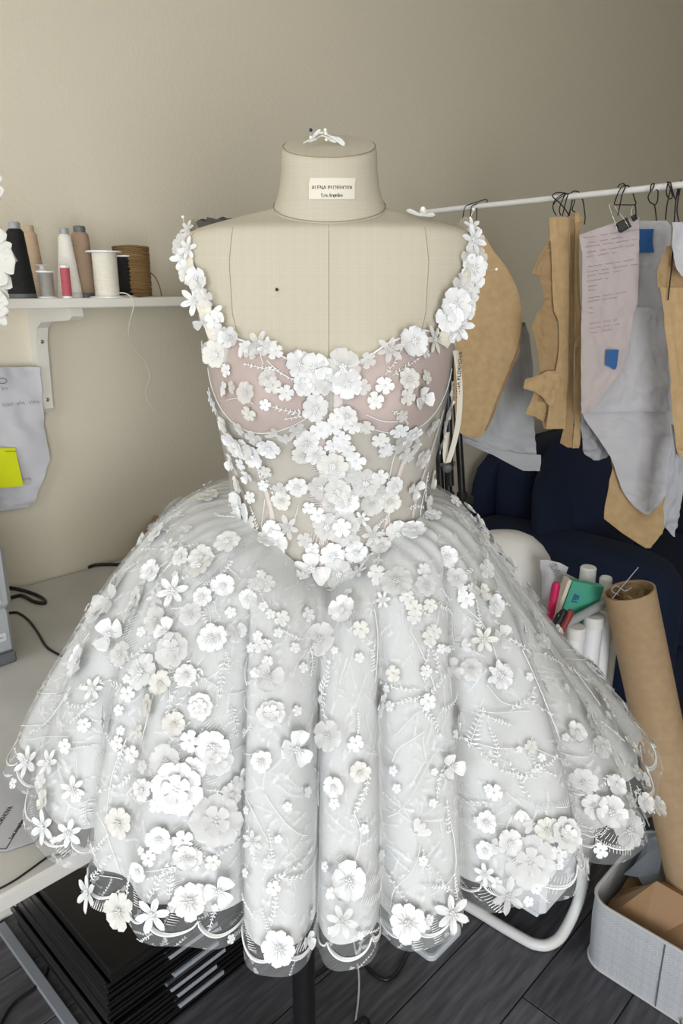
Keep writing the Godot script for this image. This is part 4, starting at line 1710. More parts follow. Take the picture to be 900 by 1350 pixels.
	# a light plastic bin low on the cart
	var lb := thing("plastic_bin", "pale blue-white plastic bin low down behind the right hem", "bin", rp(1.40, 0.1, -0.83), "", room_basis())
	mb = MB.new()
	var c := at(715, 1213, 1.415)
	var cw := c.dot(WDIR)
	var cn := c.dot(NDIR)
	rbox(mb, cw, cw + 0.24, c.y, c.y + 0.24, cn - 0.30, cn, 0.012)
	bw("bin_body", mb, M.white_plastic, lb)
	mb = MB.new()
	rbox(mb, cw - 0.008, cw + 0.248, c.y + 0.24, c.y + 0.256, cn - 0.308, cn + 0.008, 0.005)
	bw("rim", mb, M.white_plastic, lb)
	# the bent white tube foot
	var ft := thing("bent_tube_foot", "bent white metal tube foot on the floor under the right hem", "tube foot", on_y(700, 1248, 0.0))
	mb = MB.new()
	var pts := []
	for e in [[560, 1162, 0.014], [628, 1201, 0.014], [664, 1223, 0.014], [694, 1240, 0.014], [706, 1245, 0.014], [720, 1246, 0.014], [733, 1240, 0.02], [742, 1230, 0.03], [752, 1212, 0.05], [762, 1188, 0.085], [767, 1165, 0.13], [769, 1130, 0.2]]:
		pts.append(on_y(e[0], e[1], e[2]))
	mb.tube(spline(pts, 6), 0.0135, 12)
	bw("tube_bend", mb, M.white_metal, ft)
	# white rounded cushion on top
	var cu := thing("white_cushion", "rounded white fabric cushion behind the skirt's right shoulder", "cushion", at(670, 800, 1.75))
	mb = MB.new()
	var cen := at(660, 786, 1.72)
	for i in 15:
		for j in 28:
			var la := PI * (i / 14.0 - 0.5)
			var lo := TAU * j / 28.0
			var wob := 1.0 + 0.02 * sin(lo * 5.0 + la * 3.0)
			var sx := signf(cos(lo)) * pow(absf(cos(lo)), 0.8)
			mb.vert(cen + Vector3(sx * pow(cos(la), 0.75) * 0.135 * wob, sin(la) * 0.172, sin(lo) * pow(cos(la), 0.75) * 0.09))
	mb.grid(15, 28, 0, true)
	bw("cushion_body", mb, M.cushion_white, cu)


func cushion_box(mb: MB, xf: Transform3D, size: Vector3, puff: float, n := 11) -> void:     # a box with rounded edges and bulging faces
	for ax in 3:
		for s in [-1, 1]:
			var first := mb.v.size()
			for i in n:
				for j in n:
					var u := -1.0 + 2.0 * i / (n - 1)
					var v := -1.0 + 2.0 * j / (n - 1)
					var p := Vector3.ZERO
					p[ax] = s
					p[(ax + 1) % 3] = u
					p[(ax + 2) % 3] = v
					var l := pow(pow(absf(p.x), 7.0) + pow(absf(p.y), 7.0) + pow(absf(p.z), 7.0), 1.0 / 7.0)
					p /= l
					var bul := 1.0 + puff * (1.0 - u * u) * (1.0 - v * v)
					p[ax] *= bul
					mb.vert(xf * (p * size * 0.5))
			mb.grid(n, n, first, false, s > 0)


func make_sofa() -> void:
	var o := thing("sofa", "dark navy velvet sofa against the wall behind the hanging patterns", "sofa", rp(3.3, 0, -1.2), "", room_basis())
	var R := room_basis()
	var mb := MB.new()
	rbox(mb, 2.30, 4.4, 0.10, 0.32, -1.60, -0.78, 0.02)
	bw("base", mb, M.navy_velvet, o)
	for k in 2:
		mb = MB.new()
		cushion_box(mb, Transform3D(R, rp(2.93 + k * 0.93, 0.40, -1.10)), Vector3(0.91, 0.19, 0.66), 0.06)
		bw("seat_cushion", mb, M.navy_velvet, o)
		mb = MB.new()
		cushion_box(mb, Transform3D(R * Basis(Vector3(1, 0, 0), -0.14), rp(2.93 + k * 0.93, 0.70, -1.45)), Vector3(0.92, 0.50, 0.22), 0.10)
		bw("back_cushion", mb, M.navy_velvet, o)
	mb = MB.new()
	cushion_box(mb, Transform3D(R, rp(3.4, 0.6, -1.585)), Vector3(1.96, 0.68, 0.12), 0.02)
	bw("back", mb, M.navy_velvet, o)
	for w in [2.34, 4.42]:
		mb = MB.new()
		cushion_box(mb, Transform3D(R, rp(w, 0.40, -1.18)), Vector3(0.20, 0.62, 0.82), 0.05)
		bw("arm", mb, M.navy_velvet, o)
	for w in [2.36, 4.36]:
		for n in [-1.54, -0.84]:
			mb = MB.new()
			mb.tube(PackedVector3Array([rp(w, 0.10, n), rp(w, 0.0, n)]), 0.022, 10)
			bw("foot", mb, M.black_plastic, o)
	# a navy cushion in the corner of the sofa and a dark floor chest in front
	var cu := thing("navy_cushion", "navy cushion standing at the sofa's near end under the grey paper", "cushion", rp(2.62, 0.52, -1.22), "", R)
	mb = MB.new()
	cushion_box(mb, Transform3D(R * Basis(Vector3(1, 0, 0), -0.25), rp(2.66, 0.72, -1.24)), Vector3(0.52, 0.46, 0.14), 0.5)
	bw("cushion_body", mb, M.navy_velvet, cu)


func make_tripod() -> void:
	var base := at(600, 690, 1.98)
	var o := thing("black_tripod", "black folded tripod standing against the wall between bodice and sofa", "tripod", Vector3(base.x, 0, base.z))
	var mb: MB
	for e in [[574, 470, 590, 900], [583, 470, 603, 900], [598, 470, 624, 900]]:
		mb = MB.new()
		var a := at(e[0], e[1], 2.0)
		var b := at(e[2], e[3], 1.98)
		var k := (0.0 - a.y) / (b.y - a.y)
		var foot := a.lerp(b, k)
		mb.tube(PackedVector3Array([a, a.lerp(foot, 0.4)]), 0.0105, 10)
		mb.tube(PackedVector3Array([a.lerp(foot, 0.4), foot]), 0.008, 10)
		bw("leg", mb, M.black_plastic, o)
		mb = MB.new()
		var c := a.lerp(foot, 0.27)
		mb.tube(PackedVector3Array([c, c + (foot - a).normalized() * 0.045]), 0.015, 12)
		mb.box(Transform3D(Basis.IDENTITY, c + Vector3(0.018, -0.02, 0.008)), Vector3(0.03, 0.022, 0.02), 0.004)
		bw("leg_clamp", mb, M.black_matte, o)
		mb = MB.new()
		mb.lathe([Vector2(0, 0), Vector2(0.013, 0), Vector2(0.012, 0.03), Vector2(0, 0.032)], 10, Transform3D(Basis.IDENTITY, foot))
		bw("rubber_foot", mb, M.black_matte, o)
	mb = MB.new()
	mb.tube(PackedVector3Array([at(588, 440, 1.96), at(594, 640, 1.96)]), 0.009, 10)
	bw("centre_column", mb, M.black_plastic, o)
	mb = MB.new()
	mb.lathe([Vector2(0, 0), Vector2(0.012, 0.002), Vector2(0.014, 0.012), Vector2(0.010, 0.02), Vector2(0, 0.022)], 12, Transform3D(Basis(Vector3(1, 0, 0), PI / 2), at(589, 616, 1.95)))
	mb.tube(PackedVector3Array([at(580, 613, 1.97), at(600, 611, 1.97)]), 0.006, 8)
	bw("spreader_knob", mb, M.grey_dark_plastic, o)


# ---------------------------------------------------------------- the rack and what hangs on it

var rod_a := Vector3.ZERO
var rod_b := Vector3.ZERO


func rod_depth(px: float) -> float:
	# where the rod crosses that column of the frame
	var lo := 0.0
	var hi := 1.6
	for i in 30:
		var m := (lo + hi) / 2
		if pixel(rod_a.lerp(rod_b, m)).x < px:
			lo = m
		else:
			hi = m
	return -rod_a.lerp(rod_b, lo).z


func make_rack() -> void:
	rod_a = on_y(575, 278, EYE + 0.20)
	rod_b = on_y(900, 243.5, EYE + 0.20)
	var d := (rod_b - rod_a).normalized()
	var near := rod_b + d * 0.34
	var far_top := at(556, 282, -rod_a.z + 0.06)
	var o := thing("garment_rack", "white metal garment rack whose rod carries the hanging patterns", "garment rack", Vector3(rod_a.x, 0, rod_a.z))
	var mb := MB.new()
	var far_foot := Vector3(rod_a.x - d.x * 0.16, 0.03, rod_a.z - d.z * 0.16)
	var pts := [rod_b + d * 0.30, rod_b, rod_a.lerp(rod_b, 0.5), rod_a, rod_a - d * 0.05 - Vector3(0, 0.004, 0), rod_a - d * 0.10 - Vector3(0, 0.02, 0), rod_a - d * 0.14 - Vector3(0, 0.06, 0), rod_a - d * 0.155 - Vector3(0, 0.12, 0), Vector3(far_foot.x, 0.9, far_foot.z)]
	mb.tube(spline(pts, 6), 0.0068, 12)
	bw("rod", mb, M.white_metal, o)
	mb = MB.new()
	mb.tube(PackedVector3Array([Vector3(far_foot.x, 0.92, far_foot.z), far_foot]), 0.0085, 12)
	bw("upright", mb, M.white_metal, o)
	mb = MB.new()
	var nf := Vector3(near.x, 0.03, near.z)
	mb.tube(spline([rod_b + d * 0.30, rod_b + d * 0.335 - Vector3(0, 0.01, 0), near - Vector3(0, 0.06, 0), Vector3(near.x, 1.0, near.z), nf], 6), 0.0085, 12)
	bw("upright", mb, M.white_metal, o)
	var cross := d.cross(Vector3.UP).normalized()
	for f in [far_foot, nf]:
		mb = MB.new()
		mb.tube(PackedVector3Array([f - cross * 0.2 - Vector3(0, 0.018, 0), f + cross * 0.2 - Vector3(0, 0.018, 0)]), 0.0105, 10)
		bw("foot", mb, M.white_metal, o)
	mb = MB.new()
	mb.tube(PackedVector3Array([Vector3(far_foot.x, 0.55, far_foot.z), Vector3(nf.x, 0.58, nf.z)]), 0.0068, 10)
	bw("middle_bar", mb, M.white_metal, o)


func hang(called: String, label: String, category: String, px: float, back: float, layers: Array) -> Node3D:
	# layers of [part name, material, depth step, ripple, thickness, rows]
	var dp := rod_depth(px) + back
	var o := thing(called, label, category, at(px, 300, dp))
	for l in layers:
		var mb := sheet(l[5], hung(dp + l[2]), Vector3(0, 0.05, 1).normalized(), l[4], 20, 4, l[3], px * 0.7 + l[2] * 900.0)
		bw(l[0], mb, M[l[1]], o)
	return o


func cord(label: String, dp: float, lines: Array, r := 0.0013) -> void:
	var o := thing("hanging_string", label, "string", at(lines[0][0][0], lines[0][0][1], dp))
	for l in lines:
		var mb := MB.new()
		mb.tube(px_path(l, dp), r, 6)
		bw("cord_loop", mb, M.black_thread, o)


func make_patterns() -> void:
	hang("tracing_paper", "sheer pale grey tracing paper with a folded hem behind the rounded brown pattern", "paper", 680, 0.14, [
		["paper_sheet", "tracing_grey", 0.0, 0.008, 0.0008, [[425, 680, 692], [440, 672, 698], [480, 648, 702], [520, 640, 704], [560, 615, 705], [578, 606, 706], [590, 628, 707], [600, 650, 707], [606, 664, 707]]],
		["folded_hem", "tracing_grey", -0.006, 0.003, 0.0012, [[578, 603, 616], [588, 622, 645], [597, 642, 680], [600, 650, 713], [612, 672, 713], [621, 690, 711]]]])
	hang("brown_pattern", "large rounded brown paper pattern hanging beside the dress's strap", "pattern", 650, 0.0, [
		["pattern_sheet", "kraft", 0.0, 0.0025, 0.0012, [[298, 612, 630], [312, 608, 640], [330, 606, 650], [353, 604, 668], [372, 602, 678], [388, 600, 684], [407, 600, 687.5], [433, 600, 687.5], [450, 600, 684], [466, 598, 679], [487, 598, 671], [520, 598, 657], [550, 600, 646], [570, 604, 638], [577, 618, 634]]],
		["pattern_sheet", "kraft_dark", 0.008, 0.0025, 0.0012, [[440, 640, 687], [466, 636, 684], [487, 632, 675], [520, 626, 661], [550, 620, 650], [568, 614, 641]]]])
	hang("brown_pattern", "bundle of brown pattern strips with curved cut-outs, hanging left of the written sheet", "pattern", 738, 0.0, [
		["pattern_piece", "kraft_dark", 0.012, 0.004, 0.0012, [[318, 723, 730], [330, 715, 732], [345, 708, 733], [361, 700.5, 734], [363, 711, 734], [380, 715, 735], [390, 718.5, 735], [402, 717, 735], [414, 708, 735], [431, 701, 736], [450, 706, 736], [475, 711, 736], [500, 711, 736], [530, 711, 736]]],
		["pattern_piece", "kraft", 0.016, 0.004, 0.0012, [[500, 709, 735], [530, 700, 735], [546, 692, 735], [549, 704, 735], [556, 716, 735], [565, 717, 724]]],
		["pattern_piece", "kraft", -0.004, 0.004, 0.0012, [[489, 722, 736], [494, 712, 738], [500, 692, 738], [512, 689.5, 737], [516, 704, 735], [523, 714, 733], [532, 721, 730], [537, 724, 728]]],
		["pattern_piece", "kraft", 0.0, 0.002, 0.0012, [[286, 724, 750], [340, 727, 750], [390, 728.5, 750], [410, 730, 750], [425, 737, 749.5], [450, 737, 749], [475, 735, 748.5], [510, 728, 748], [540, 723, 747], [565.5, 719.5, 745.5]]],
		["pattern_piece", "kraft_dark", 0.007, 0.003, 0.0012, [[282, 752, 758], [300, 751, 759], [400, 750, 757], [500, 749, 756], [560, 744, 756], [584, 738, 757], [590, 748, 757]]],
		["pattern_piece", "kraft", 0.003, 0.003, 0.0012, [[281, 757, 766], [292, 757, 769], [300, 758, 765], [320, 758, 763], [400, 757, 765], [435, 757, 770], [446, 757, 782], [454, 757, 774], [462, 757, 767], [500, 757, 766], [560, 757, 765.5], [580, 755, 765], [591, 754, 763]]]])
	hang("tissue_paper", "crumpled grey tissue paper peeking out below the written sheet", "paper", 785, 0.06, [
		["paper_sheet", "paper_grey", 0.0, 0.008, 0.0008, [[530, 764, 772], [550, 766, 780], [568, 767, 790], [582, 767, 798], [592, 768, 802], [600, 772, 803], [604, 779, 800], [607, 783, 787]]]])
	hang("brown_pattern", "brown paper pattern hanging lowest, below the white cloth-like sheet", "pattern", 840, 0.10, [
		["pattern_sheet", "kraft", 0.0, 0.0025, 0.0012, [[560, 800, 880], [600, 804, 878], [617, 807, 877], [650, 801, 877], [668, 797, 877], [684, 796, 877], [695, 810, 876], [703, 820, 873], [712, 834, 866], [718, 843, 861], [723, 851, 857]]],
		["pattern_sheet", "kraft_dark", 0.008, 0.003, 0.0012, [[640, 806, 876], [672, 800, 878], [690, 812, 876], [702, 832, 868], [709, 842, 864]]]])
	hang("paper_pattern", "long grey-white paper hanging at the rack's right, narrow tip lowest", "paper", 888, 0.01, [
		["paper_sheet", "paper_grey", 0.0, 0.006, 0.0008, [[560, 884, 915], [590, 886, 912], [620, 882, 906], [650, 877, 900], [670, 875, 897], [690, 874, 893.5], [700, 881, 891.5], [708, 888, 890]]]])
	hang("brown_pattern", "brown paper pattern at the rack's right edge, crossed by a hanging cord", "pattern", 890, 0.0, [
		["pattern_sheet", "kraft_dark", 0.008, 0.004, 0.0012, [[324, 880, 884], [340, 873, 893], [358, 867, 902], [380, 867, 925]]],
		["pattern_sheet", "kraft", 0.0, 0.004, 0.0012, [[379, 870, 925], [430, 877, 925], [500, 884, 925], [560, 888, 925], [590, 891, 925], [602, 896, 925]]]])
	hang("paper_pattern", "white paper pattern cut off by the frame, topmost at the rack's right", "paper", 905, -0.01, [
		["paper_sheet", "paper_white", 0.0, 0.004, 0.0008, [[293, 886, 940], [320, 886, 940], [340, 888, 940], [355, 893, 940], [364, 898, 940]]]])
	var big := hang("paper_pattern", "big creased white paper pattern with a rounded lower tip, behind the written sheet", "paper", 820, 0.055, [
		["paper_sheet", "paper_white", 0.004, 0.003, 0.0008, [[291, 843, 878], [294, 842, 882], [300, 840, 884.5], [318, 840, 884.5], [332, 840, 881], [345, 840, 874], [356, 840, 868.5], [361, 840, 867]]],
		["paper_sheet", "paper_white", 0.0, 0.0045, 0.0008, [[355, 768, 868], [400, 767, 873.5], [440, 766, 878], [487, 766, 883], [520, 766, 886], [542, 766, 888.5], [552, 770, 889], [565, 779, 889], [580, 790, 889], [603, 805, 887], [625, 813, 885], [647, 820.5, 881], [660, 829, 875], [669, 837, 867], [675, 845, 858], [678, 850, 855]]],
		["folded_sheet", "paper_white", -0.010, 0.0045, 0.0008, [[405, 830, 874], [418, 827, 877], [440, 815, 878], [470, 811, 879], [488, 808, 880], [505, 795, 880], [520, 785, 880], [543, 767, 880]]]])
	var dpb := rod_depth(820) + 0.043
	for e in [[[302, 842, 861.5], [312, 842, 860], [322, 842, 860], [333, 842, 862]], [[461, 799, 815.5], [470, 798.5, 814.5], [482, 798, 813], [484, 804, 812.5], [487, 808, 811]]]:
		var tp := thing("blue_tape", "blue tape piece stuck at the top right of the big white pattern" if e[0][0] < 400 else "blue tape piece with a torn tip stuck low on the written sheet", "tape", at(e[0][1], e[0][0], dpb))
		bw("tape_strip", sheet(e, hung((dpb + 0.006) if e[0][0] < 400 else rod_depth(800) - 0.012), Vector3(0, 0, 1), 0.0004, 3, 1), M.tape_blue, tp)
	var dp := rod_depth(800)
	var written := hang("written_sheet", "white sheet covered with red handwriting, held by the black binder clip", "paper", 800, -0.004, [
		["paper_sheet", "paper_pink", 0.0, 0.003, 0.0008, [[285.5, 839.5, 842], [293, 812, 842], [302, 785, 842], [310, 763, 842], [322, 765, 842], [335, 767, 842], [360, 767.5, 842], [400, 767, 840], [420, 766.5, 834], [440, 766, 831], [460, 766, 829], [490, 766, 819], [520, 766, 797], [545, 766, 776]]]])
	var place := hung(dp - 0.004)
	var mb := MB.new()
	var k := 0
	for row in [[312, 768, 838], [318, 775, 820], [324, 770, 838], [331, 773, 836], [337, 772, 812], [350, 774, 838], [357, 772, 840], [362, 773, 816], [369, 773, 800], [376, 774, 790], [381, 774, 784], [391, 774, 828], [396, 774, 812], [404, 775, 780], [411, 775, 781], [425, 776, 812], [431, 777, 816], [437, 777, 806]]:
		k += 1
		scribble(mb, place, Vector3(0, 0.05, 4.5).normalized() * 4.5, row[1], row[2], row[0] + 2.0, -0.16, 1.3, 0.00045, 40 + k)
	bw("handwriting", mb, M.ink_red, written)
	# the binder clip and its wire handles
	var cl := thing("binder_clip", "black binder clip with silver wire handles gripping the written sheet's top", "clip", at(822, 300, dp - 0.02))
	var bz := Basis(Vector3(0, 0, 1), 0.55)
	mb = MB.new()
	var cc := at(822, 297, dp - 0.014)
	mb.box(Transform3D(bz, cc), Vector3(0.026, 0.019, 0.003), 0.001)
	mb.box(Transform3D(bz, cc + bz * Vector3(0, -0.0095, 0.0)), Vector3(0.026, 0.003, 0.007), 0.001)
	mb.box(Transform3D(bz, cc + bz * Vector3(0, 0.0095, -0.004)), Vector3(0.026, 0.003, 0.011), 0.001)
	mb.box(Transform3D(bz, cc + Vector3(0, 0, -0.011)), Vector3(0.026, 0.019, 0.002), 0.001)
	mb.box(Transform3D(bz, at(836, 287, dp - 0.014)), Vector3(0.011, 0.012, 0.006), 0.001)
	bw("clip_body", mb, M.black_plastic, cl)
	for l in [[[814, 305, -0.02], [809, 290, -0.02], [804, 276, -0.02], [803, 270, -0.02], [806, 268, -0.02], [810, 271, -0.02], [811, 276, -0.02]], [[829, 300, -0.02], [821, 287, -0.02], [813, 277, -0.02], [811, 272, -0.02]], [[831, 284, -0.015], [833, 275, -0.015], [836, 272, -0.015], [838, 276, -0.015], [837, 284, -0.015]]]:
		mb = MB.new()
		mb.tube(px_path(l, dp), 0.0007, 6)
		bw("wire_handle", mb, M.steel, cl)
	# black hanging cords over the rod
	cord("black cord loop tied over the rod above the rounded brown pattern", rod_depth(625) - 0.012, [[[609, 296], [610, 285], [613, 273], [620, 269], [630, 266], [640, 263], [642, 266], [638, 268], [628, 269], [622, 272], [620, 280], [620, 296]], [[628, 298], [628, 284], [628, 274]]])
	cord("tangled black cord tied over the rod above the brown strips", rod_depth(745) - 0.012, [[[750, 284], [744, 275], [738, 268], [731, 262], [728, 258], [733, 254], [742, 254], [750, 256], [756, 252], [764, 254], [768, 264], [770, 276], [771, 288], [770, 296]], [[733, 284], [729, 276], [730, 266], [738, 258], [744, 256], [741, 264], [737, 276], [739, 284]], [[741, 285], [744, 272], [748, 258], [752, 255], [754, 262], [752, 274], [748, 286]], [[750, 285], [753, 270], [756, 258], [757, 266], [754, 276], [758, 280]], [[729, 270], [736, 262], [746, 256]]])
	cord("black cord triangle over the rod holding the binder clip", rod_depth(822) - 0.012, [[[809, 270], [813, 258], [818, 248], [822, 245], [828, 245], [833, 252], [836, 262], [838, 268], [834, 270], [822, 270], [810, 270]], [[814, 284], [817, 270], [820, 256], [824, 246], [821, 242], [816, 244], [814, 247]], [[837, 270], [838, 280], [836, 290]]])
	cord("short black cord hooked over the rod at the white pattern's top", rod_depth(860) - 0.012, [[[865, 291], [864, 280], [862, 270], [857, 267], [854, 260], [857, 253], [860, 249], [862, 243], [860, 242]], [[862, 271], [866, 266], [867, 252], [864, 250]], [[857, 254], [858, 244], [863, 242]]])
	cord("long black cord dangling in front of the brown pattern at the right", rod_depth(885) - 0.012, [[[880, 396], [883, 370], [886, 340], [888, 300], [890, 270], [893, 250], [897, 238]], [[877, 290], [879, 270], [883, 252], [884, 242], [879, 240]], [[880, 240], [886, 258], [882, 262], [878, 254], [880, 242]], [[889, 332], [894, 316], [895, 296], [892, 276], [896, 250], [899, 240]], [[884, 243], [890, 262], [897, 244], [902, 238]]])


# ---------------------------------------------------------------- the dress form

func seam_y(th: float) -> float:
	return 0.098 - 0.025 * cos(th)


func neck_pt(th: float, t: float, off := 0.0) -> Vector3:
	var r := lut(t, [0.0, 0.12, 0.3, 0.6, 0.9, 0.97, 1.0], [0.0705, 0.0665, 0.0625, 0.0595, 0.0585, 0.0575, 0.055]) + off
	var y := lerpf(seam_y(th), 0.169 - 0.021 * cos(th), t)
	return Vector3(AX + sin(th) * r, EYE + y, AZ + cos(th) * r * 0.97)


func make_form() -> void:
	var o := thing("dress_form", "beige linen dress form with a pinned name label, wearing the lace dress", "dress form", Vector3(AX, 0, AZ))
	var mb := MB.new()
	var rows := 90
	var cols := 120
	for i in rows:
		for j in cols:
			var yr := lerpf(0.100, -0.57, pow(float(i) / (rows - 1), 1.25))
			mb.vert(body_pt(-PI + TAU * j / cols, yr), Vector2(j / 120.0, i / 60.0))
	mb.grid(rows, cols, 0, true)
	var c := mb.vert(Vector3(AX, EYE - 0.575, AZ))
	for j in cols:
		mb.tri(c, (rows - 1) * cols + j, (rows - 1) * cols + (j + 1) % cols)
	bw("torso", mb, M.linen, o)
	mb = MB.new()
	for i in 16:
		for j in 64:
			mb.vert(neck_pt(-PI + TAU * j / 64.0, 1.0 - 1.03 * i / 15.0))
	mb.grid(16, 64, 0, true)
	bw("neck", mb, M.linen, o)
	mb = MB.new()
	for i in 6:
		for j in 64:
			var p := neck_pt(-PI + TAU * j / 64.0, 1.0)
			var mid := Vector3(AX, EYE + 0.169, AZ)
			mb.vert(mid.lerp(p, i / 5.0) + Vector3(0, 0.003 * (1.0 - pow(i / 5.0, 2.0)), 0))
	mb.grid(6, 64, 0, true)
	bw("neck_cap", mb, M.linen, o)
	# seams
	for e in [[0.0, 0.072, -0.36], [-1, 0.070, -0.30], [1, 0.070, -0.30]]:
		mb = MB.new()
		var path := PackedVector3Array()
		for i in 50:
			var yr := lerpf(e[1], e[2], i / 49.0)
			var th := 0.0
			if e[0] != 0:
				var x := lut(yr, [-0.35, -0.27, -0.13, -0.03, 0.03, 0.07], [0.07, 0.065, 0.085, 0.116, 0.119, 0.114])
				for k in 8:                           # the angle at which the body is that wide
					th += (x - (body_pt(th, yr).x - AX)) * 6.0
				th *= e[0]
			path.append(body_pt(th, yr, 0.0003))
		mb.tube(path, 0.0004, 4, false)
		bw("seam", mb, M.seam_thread, o)
	for e in [[0.0, 0.0008], [1.0, 0.0004]]:
		for t in ([0.03] if e[0] == 0.0 else [0.985]):
			mb = MB.new()
			var path := PackedVector3Array()
			for j in 65:
				path.append(neck_pt(TAU * j / 64.0, t, 0.0008))
			mb.tube(path, 0.0006, 4, false)
			bw("seam", mb, M.seam_thread, o)
	for s in [-1, 1]:                                  # the armhole edges
		mb = MB.new()
		var path := PackedVector3Array()
		for i in 40:
			var yr := lerpf(0.066, -0.08, i / 39.0)
			path.append(body_pt(s * (1.16 + 0.12 * sin(i / 39.0 * PI)), yr, 0.0004))
		mb.tube(path, 0.0004, 4, false)
		bw("seam", mb, M.seam_thread, o)
	mb = MB.new()
	mb.tube(PackedVector3Array([Vector3(-0.066, EYE - 0.56, -1.0), Vector3(-0.066, 0.06, -1.0)]), 0.020, 16)
	bw("pole", mb, M.black_plastic, o)
	mb = MB.new()
	mb.lathe([Vector2(0, 0), Vector2(0.05, 0.0), Vector2(0.045, 0.06), Vector2(0.024, 0.09), Vector2(0.017, 0.16)], 20, Transform3D(Basis.IDENTITY, Vector3(-0.066, 0.05, -1.0)))
	for k in 4:
		var a := TAU * k / 4.0 + 0.5
		mb.tube(spline([Vector3(-0.066, 0.1, -1.0), Vector3(-0.066 + cos(a) * 0.12, 0.08, -1.0 + sin(a) * 0.12), Vector3(-0.066 + cos(a) * 0.24, 0.03, -1.0 + sin(a) * 0.24)], 5), 0.016, 10)
	bw("pole_base", mb, M.black_plastic, o)
	# the woven label on the neck
	var lb := neck_label(o)
	lb.set_meta("label", "cream woven label with black lettering")


func neck_label(o: Node3D) -> Node3D:
	var mb := MB.new()
	for side in 2:
		for i in 5:
			for j in 9:
				var u := lerpf(407.0, 467.5, j / 8.0) + (1.5 if i == 0 else 0.0)
				var v := lerpf(234.5, 262.5, i / 4.0)
				mb.vert(on_neck(u, v, 0.0012 - 0.0009 * side))
	mb.grid(5, 9, 0)
	mb.grid(5, 9, 45, false, true)
	var lb := bw("name_label", mb, M.label_cream, o)
	var inv := o.transform.affine_inverse()
	for e in [["ALENA PLOKHOVA", "Droid Sans", 246.5, 0.0062, 0.050], ["Los Angeles", "Droid Serif", 257.3, 0.0050, 0.026]]:
		curved_text(lb, inv, e[0], e[1], e[2], e[3], e[4])
	return lb


func on_neck(px: float, py: float, off: float) -> Vector3:
	# the front of the neck where that line of sight meets it
	var best := Vector3.ZERO
	var score := 1e9
	var th := asin(clampf((px - 436.5) / 66.0, -0.95, 0.95))
	var t := 0.5
	for k in 12:
		var q := pixel(neck_pt(th, t, off))
		th += (px - q.x) * 0.012
		t = clampf(t + (q.y - py) * 0.009, 0.0, 1.0)
	return neck_pt(th, t, off)


func curved_text(parent: Node3D, inv: Transform3D, text: String, font: String, py: float, high: float, wide: float) -> void:
	# one small letter after another, so that the line bends round the neck
	var n := text.length()
	var widths := []
	var total := 0.0
	var f := SystemFont.new()
	f.font_names = PackedStringArray([font])
	for i in n:
		var w := f.get_string_size(text[i], HORIZONTAL_ALIGNMENT_LEFT, -1, 64).x
		widths.append(w)
		total += w
	high = 46.0 * wide / total
	var x := 0.0
	for i in n:
		var mid: float = x + widths[i] / 2
		x += widths[i]
		if text[i] == " ":
			continue
		var px: float = 437.5 + (mid / total - 0.5) * wide / 0.00093
		var p := on_neck(px, py, 0.0013)
		var nrm := Vector3(p.x - AX, -0.04 * 0.06, p.z - AZ).normalized()
		letters("letter", text[i], font, high, M.ink_black, parent, inv * Transform3D(face_basis(nrm), p + Vector3(0, -high * 0.18, 0)))


func pin(label: String, head: Vector3, dir: Vector3, m: Material, long := 0.018, r := 0.0019) -> void:
	var o := thing("dress_pin", label, "pin", head)
	var mb := MB.new()
	mb.tube(PackedVector3Array([Vector3.ZERO, dir.normalized() * long]), 0.00035, 5)
	build("shaft", mb, M.steel, o)
	mb = MB.new()
	var prof := []
	for i in 9:
		var a := PI * i / 8.0 - PI / 2
		prof.append(Vector2(cos(a) * r, sin(a) * r))
	mb.lathe(prof, 14)
	build("head", mb, m, o)


